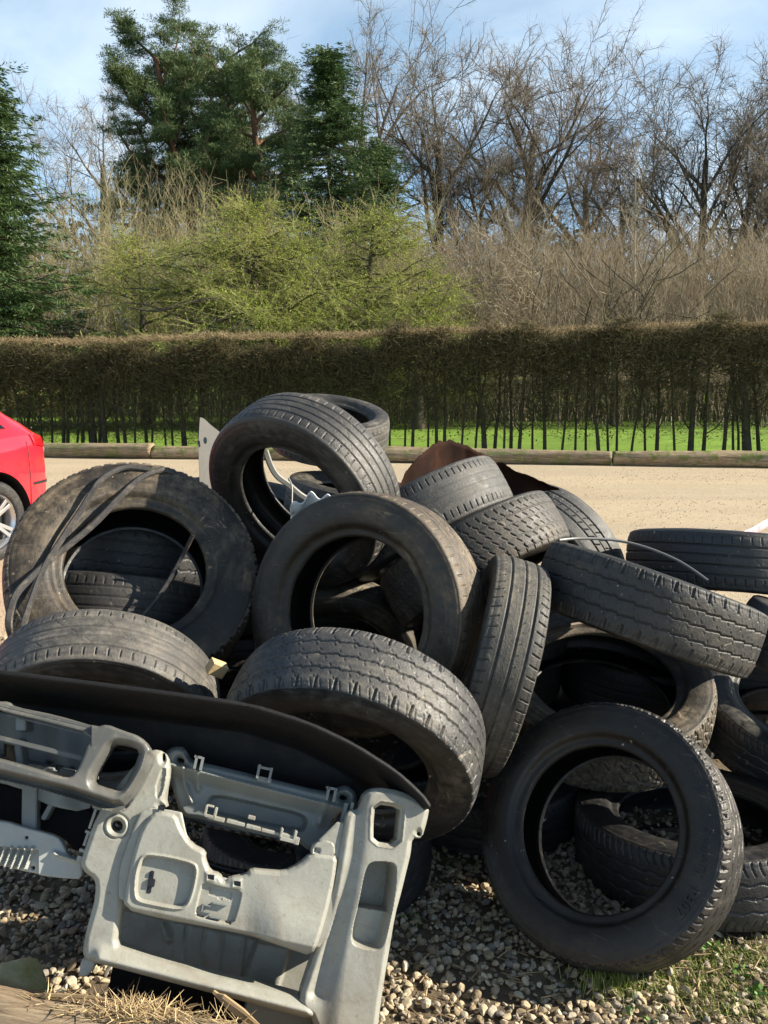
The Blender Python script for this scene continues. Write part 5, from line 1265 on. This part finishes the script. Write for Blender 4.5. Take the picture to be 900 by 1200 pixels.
def conifer(u, Y, vtop, seed, label, wid, zlow, mat, dens=1., dry=None, drylim=0, lean=0):
    rs = np.random.default_rng(seed); b = at_y(u, 445, Y); base = np.array([b[0], Y, -.1]); H = at_y(u, vtop, Y)[2]
    root = empty('conifer', tuple(base), label, 'tree', 'dark conifers'); root.matrix_world = Matrix.Identity(4)
    T_ = Tubes(); ax_ = spline([base, base+[lean*.3, 0, H*.4], base+[lean, 0, H]], 12); T_.add(ax_, np.linspace(H*.016, .03, 12), 7)
    C, Rr, Cd, Dd = [], [], [], []
    z = zlow
    while z < H-.3:
        f_ = (z-zlow)/(H-zlow); Lb = wid*(1-f_)**.85*rs.uniform(.45, 1.15)+.2
        for q in range(int(6*dens+1)):
            az = rs.uniform(0, 2*PI); p0 = np.array([np.interp(z, ax_[:, 2], ax_[:, 0]), Y, z+rs.normal(0, .1)]); L_ = Lb*rs.uniform(.6, 1.1)
            d = np.array([math.cos(az), math.sin(az), 0]); pts = spline([p0, p0+d*L_*.5+[0, 0, -.20*L_], p0+d*L_+[0, 0, -.16*L_+rs.normal(0, .1)]], 7)
            T_.add(pts, np.linspace(.035*(1-f_)+.015, .010, 7), 3)
            for k in range(2, 7):
                for w_ in range(3):
                    c = pts[k]+rs.normal(0, .10+.05*k, 3)*[1, 1, .5]+[0, 0, -.1]
                    isd = dry is not None and z < drylim and rs.uniform() < .8
                    (Cd if isd else C).append(c)
                    if not isd: Dd.append(d*1.0+rs.normal(0, .45, 3)*[1, 1, .3]+[0, 0, -.25])
        z += rs.uniform(.22, .42)/max(dens, .5)
    T_.build('trunk', BARKD, root)
    C = np.array(C); P, D = clumps(C, rs.uniform(.16, .34, len(C)), 26, rs, .2, -.1, .28)
    D = D*.45+np.repeat(np.array(Dd), 26, 0)
    leaves_mesh('crown', P, D, rs.uniform(.10, .24, len(P)), mat, root, .17)
    if Cd:
        P, D = clumps(np.array(Cd), .4, 12, rs, .2, -.1, .35); leaves_mesh('dry_boughs', P, D, rs.uniform(.12, .26, len(P)), dry, root, .18)
conifer(388, 40, 48, 401, 'dark green conifer with a ragged pointed top in the middle of the tree line', 5.4, 3.5, SPRU, 1.25)
conifer(445, 43, 160, 402, 'second lower dark conifer just right of the pointed one', 3.0, 4., SPRU, .9)
conifer(-12, 25, 60, 403, 'large dark spruce with dry brown lower boughs, cut by the left edge', 4.1, 1.2, SPRU, 1.6, SPRB, 2.9)
# larches in fresh leaf
def larch(u, Y, vtop, seed, label, wid, n, lean=0):
    rs = np.random.default_rng(seed); b = at_y(u, 445, Y); base = np.array([b[0], Y, -.1]); H = at_y(u, vtop, Y)[2]
    root = empty('larch', tuple(base), label, 'tree', 'larches in fresh leaf'); root.matrix_world = Matrix.Identity(4)
    T_ = Tubes(); ax_ = spline([base, base+[lean*.4, 0, H*.35], base+[lean, 0, H*.92]], 10); T_.add(ax_, np.linspace(.22, .03, 10), 7); A, B, Lp = [], [], []
    for k in range(n):
        f_ = rs.uniform(0, 1)**.9; z = .9+f_*(H-1.4); az = rs.uniform(0, 2*PI); d = np.array([math.cos(az), math.sin(az)*.8, 0]); L_ = (wid*(1-f_**1.6)+.7)*rs.uniform(.55, 1.1)
        p0 = np.array([np.interp(z, ax_[:, 2], ax_[:, 0]), Y, z]); rise = rs.uniform(-.12, .42)*(.5+f_)
        pts = spline([p0, p0+d*L_*.4+[0, 0, rise*L_*.3], p0+d*L_*.75+[0, 0, rise*L_*.5+rs.normal(0, .2)], p0+d*L_+[rs.normal(0, .2), 0, rise*L_*.55+rs.normal(0, .3)]], 12)
        T_.add(pts, np.linspace(.045*(1-f_)+.02, .008, 12), 4)
        m = int(46*L_/3)+12; x_ = rs.uniform(.12, 1, m)*10.99; i = x_.astype(int); q = pts[i]+(pts[i+1]-pts[i])*(x_-i)[:, None]
        dd = d[None]*.6+rs.normal(0, .6, (m, 3)); dd[:, 2] = rs.uniform(-.65, .45, m); dd /= np.linalg.norm(dd, axis=1)[:, None]; ll = rs.uniform(.3, 1.0, m)[:, None]
        A.append(q); B.append(q+dd*ll)
        q3 = q+dd*ll*rs.uniform(.3, .8, m)[:, None]; d3 = dd+rs.normal(0, .5, (m, 3)); A.append(q3); B.append(q3+d3*ll*.6)
    A = np.concatenate(A); B = np.concatenate(B)
    T_.build('trunk', BARKD, root)
    segs_mesh('twigs', A, B, .0045, .002, m_twig('larch_twig', [(.22, .20, .095), (.30, .27, .13)]), root)
    t_ = rs.uniform(0.05, 1, (len(A), 9, 1)); P = (A[:, None]*(1-t_)+B[:, None]*t_).reshape(-1, 3)+rs.normal(0, .015, (len(A)*9, 3))
    leaves_mesh('crown', P, rs.normal(size=P.shape)+[0, 0, .4], rs.uniform(.025, .062, len(P)), LARC, root, .4)
larch(300, 27, 226, 501, 'broad yellow-green larch with a dark horizontal limb, behind the middle of the hedge', 5.0, 140)
larch(420, 28, 232, 502, 'yellow-green larch leaning right in front of the dark conifer', 3.8, 95, .5)
larch(170, 29, 262, 503, 'lower thinly leaved larch at the left of the broad one', 3.4, 60)
larch(490, 26, 312, 504, 'lowest bright green larch at the right end of the group, beside the bare brown tree', 1.6, 50)
T_ = Tubes(); T_.add(spline([at_y(302, 392, 26.3), at_y(285, 368, 26), at_y(262, 352, 25.7), at_y(225, 354, 25.5), at_y(185, 364, 25.2), at_y(150, 360, 25)], 30), np.linspace(.12, .02, 30), 7)
T_.add(spline([at_y(300, 385, 26.3), at_y(330, 362, 26), at_y(360, 340, 26), at_y(378, 310, 26.2)], 20), np.linspace(.09, .02, 20), 6)
T_.add(spline([at_y(240, 392, 25.6), at_y(262, 372, 25.6), at_y(285, 366, 25.8)], 12), np.linspace(.07, .12, 12), 6)
o = T_.build('limb', BARKD); o.parent = [x for x in bpy.data.objects if x.name == 'larch'][0]
# the far wood that closes the view
rs = np.random.default_rng(77); n = 80000
x = rs.uniform(-95, 95, n); dpt = rs.uniform(86, 110, n); top_ = 15.5+1.6*np.sin(x*.13)+1.2*np.sin(x*.37+1)+.8*np.sin(x*.9); z = top_*rs.uniform(0, 1, n)**.7
fw = leaves_mesh('far_wood', np.stack([x, dpt, z], -1), rs.normal(size=(n, 3)), rs.uniform(.3, .8, n), m_leaf('far_wood_leaf', [(.06, .07, .045), (.09, .085, .06), (.045, .06, .045), (.11, .095, .07)]), None, .7); fw['kind'] = 'stuff'
# ---------------------------------------------------------------- light and sky
SUN = Vector((.85, .0, .48)).normalized()
w = bpy.data.worlds.new('World'); SC.world = w; w.use_nodes = True
nt = w.node_tree; bg = nt.nodes['Background']; bg.inputs['Strength'].default_value = .040
sky = nt.nodes.new('ShaderNodeTexSky'); sky.sky_type = 'NISHITA'; sky.sun_disc = False
sky.sun_elevation = math.asin(SUN.z); sky.sun_rotation = math.atan2(SUN.x, SUN.y); sky.air_density = 1.0; sky.dust_density = .3; sky.ozone_density = 1.6
tc = nt.nodes.new('ShaderNodeTexCoord'); mp = nt.nodes.new('ShaderNodeMapping'); mp.inputs['Scale'].default_value = (1.2, 1.2, 2.6); mp.inputs['Location'].default_value = (3.3, 0.4, 0.2)
nz = nt.nodes.new('ShaderNodeTexNoise'); nz.inputs['Scale'].default_value = 1.7; nz.inputs['Detail'].default_value = 8; nz.inputs['Roughness'].default_value = .55; nz.inputs['Distortion'].default_value = .5
rp = nt.nodes.new('ShaderNodeValToRGB'); rp.color_ramp.elements[0].position = .40; rp.color_ramp.elements[1].position = .66
rp.color_ramp.elements[0].color = (.04, .04, .04, 1); rp.color_ramp.elements[1].color = (.8, .8, .8, 1)
mx = nt.nodes.new('ShaderNodeMix'); mx.data_type = 'RGBA'
mx.inputs[7].default_value = (18.5, 19.8, 20.5, 1)
pb = nt.nodes.new('ShaderNodeMix'); pb.data_type = 'RGBA'; pb.inputs[7].default_value = (5.6, 10.2, 15.5, 1)
pf = nt.nodes.new('ShaderNodeMath'); pf.operation = 'MULTIPLY'; pf.inputs[1].default_value = .80
nt.links.new(tc.outputs['Generated'], mp.inputs[0]); nt.links.new(mp.outputs[0], nz.inputs['Vector']); nt.links.new(nz.outputs['Fac'], rp.inputs[0])
sx = nt.nodes.new('ShaderNodeSeparateXYZ'); nt.links.new(tc.outputs['Generated'], sx.inputs[0])
mr = nt.nodes.new('ShaderNodeMapRange'); mr.inputs[1].default_value = .10; mr.inputs[2].default_value = .55; mr.inputs[3].default_value = 1.0; mr.inputs[4].default_value = .12
nt.links.new(sx.outputs['Z'], mr.inputs[0]); mm_ = nt.nodes.new('ShaderNodeMath'); mm_.operation = 'MULTIPLY'; nt.links.new(rp.outputs[0], mm_.inputs[0]); nt.links.new(mr.outputs[0], mm_.inputs[1])
nt.links.new(mm_.outputs[0], mx.inputs[0]); nt.links.new(sky.outputs[0], pb.inputs[6]); nt.links.new(mr.outputs[0], pf.inputs[0]); nt.links.new(pf.outputs[0], pb.inputs[0]); nt.links.new(pb.outputs[2], mx.inputs[6]); nt.links.new(mx.outputs[2], bg.inputs['Color'])
sl = bpy.data.lights.new('sun', 'SUN'); sl.energy = 5.0; sl.angle = math.radians(.53); sl.color = (1, .91, .755)
so = bpy.data.objects.new('sun', sl); COL.objects.link(so); so.rotation_euler = SUN.to_track_quat('Z', 'Y').to_euler(); so.location = (5, -2, 8)
vs = SC.view_settings; vs.view_transform = 'Standard'; vs.look = 'None'; vs.gamma = 1; vs.use_curve_mapping = False; vs.exposure = 1.12
SC.render.engine = 'CYCLES'
SC.cycles.max_bounces = 6; SC.cycles.diffuse_bounces = 3; SC.cycles.glossy_bounces = 2; SC.cycles.transparent_max_bounces = 8
SC.cycles.caustics_reflective = False; SC.cycles.caustics_refractive = False
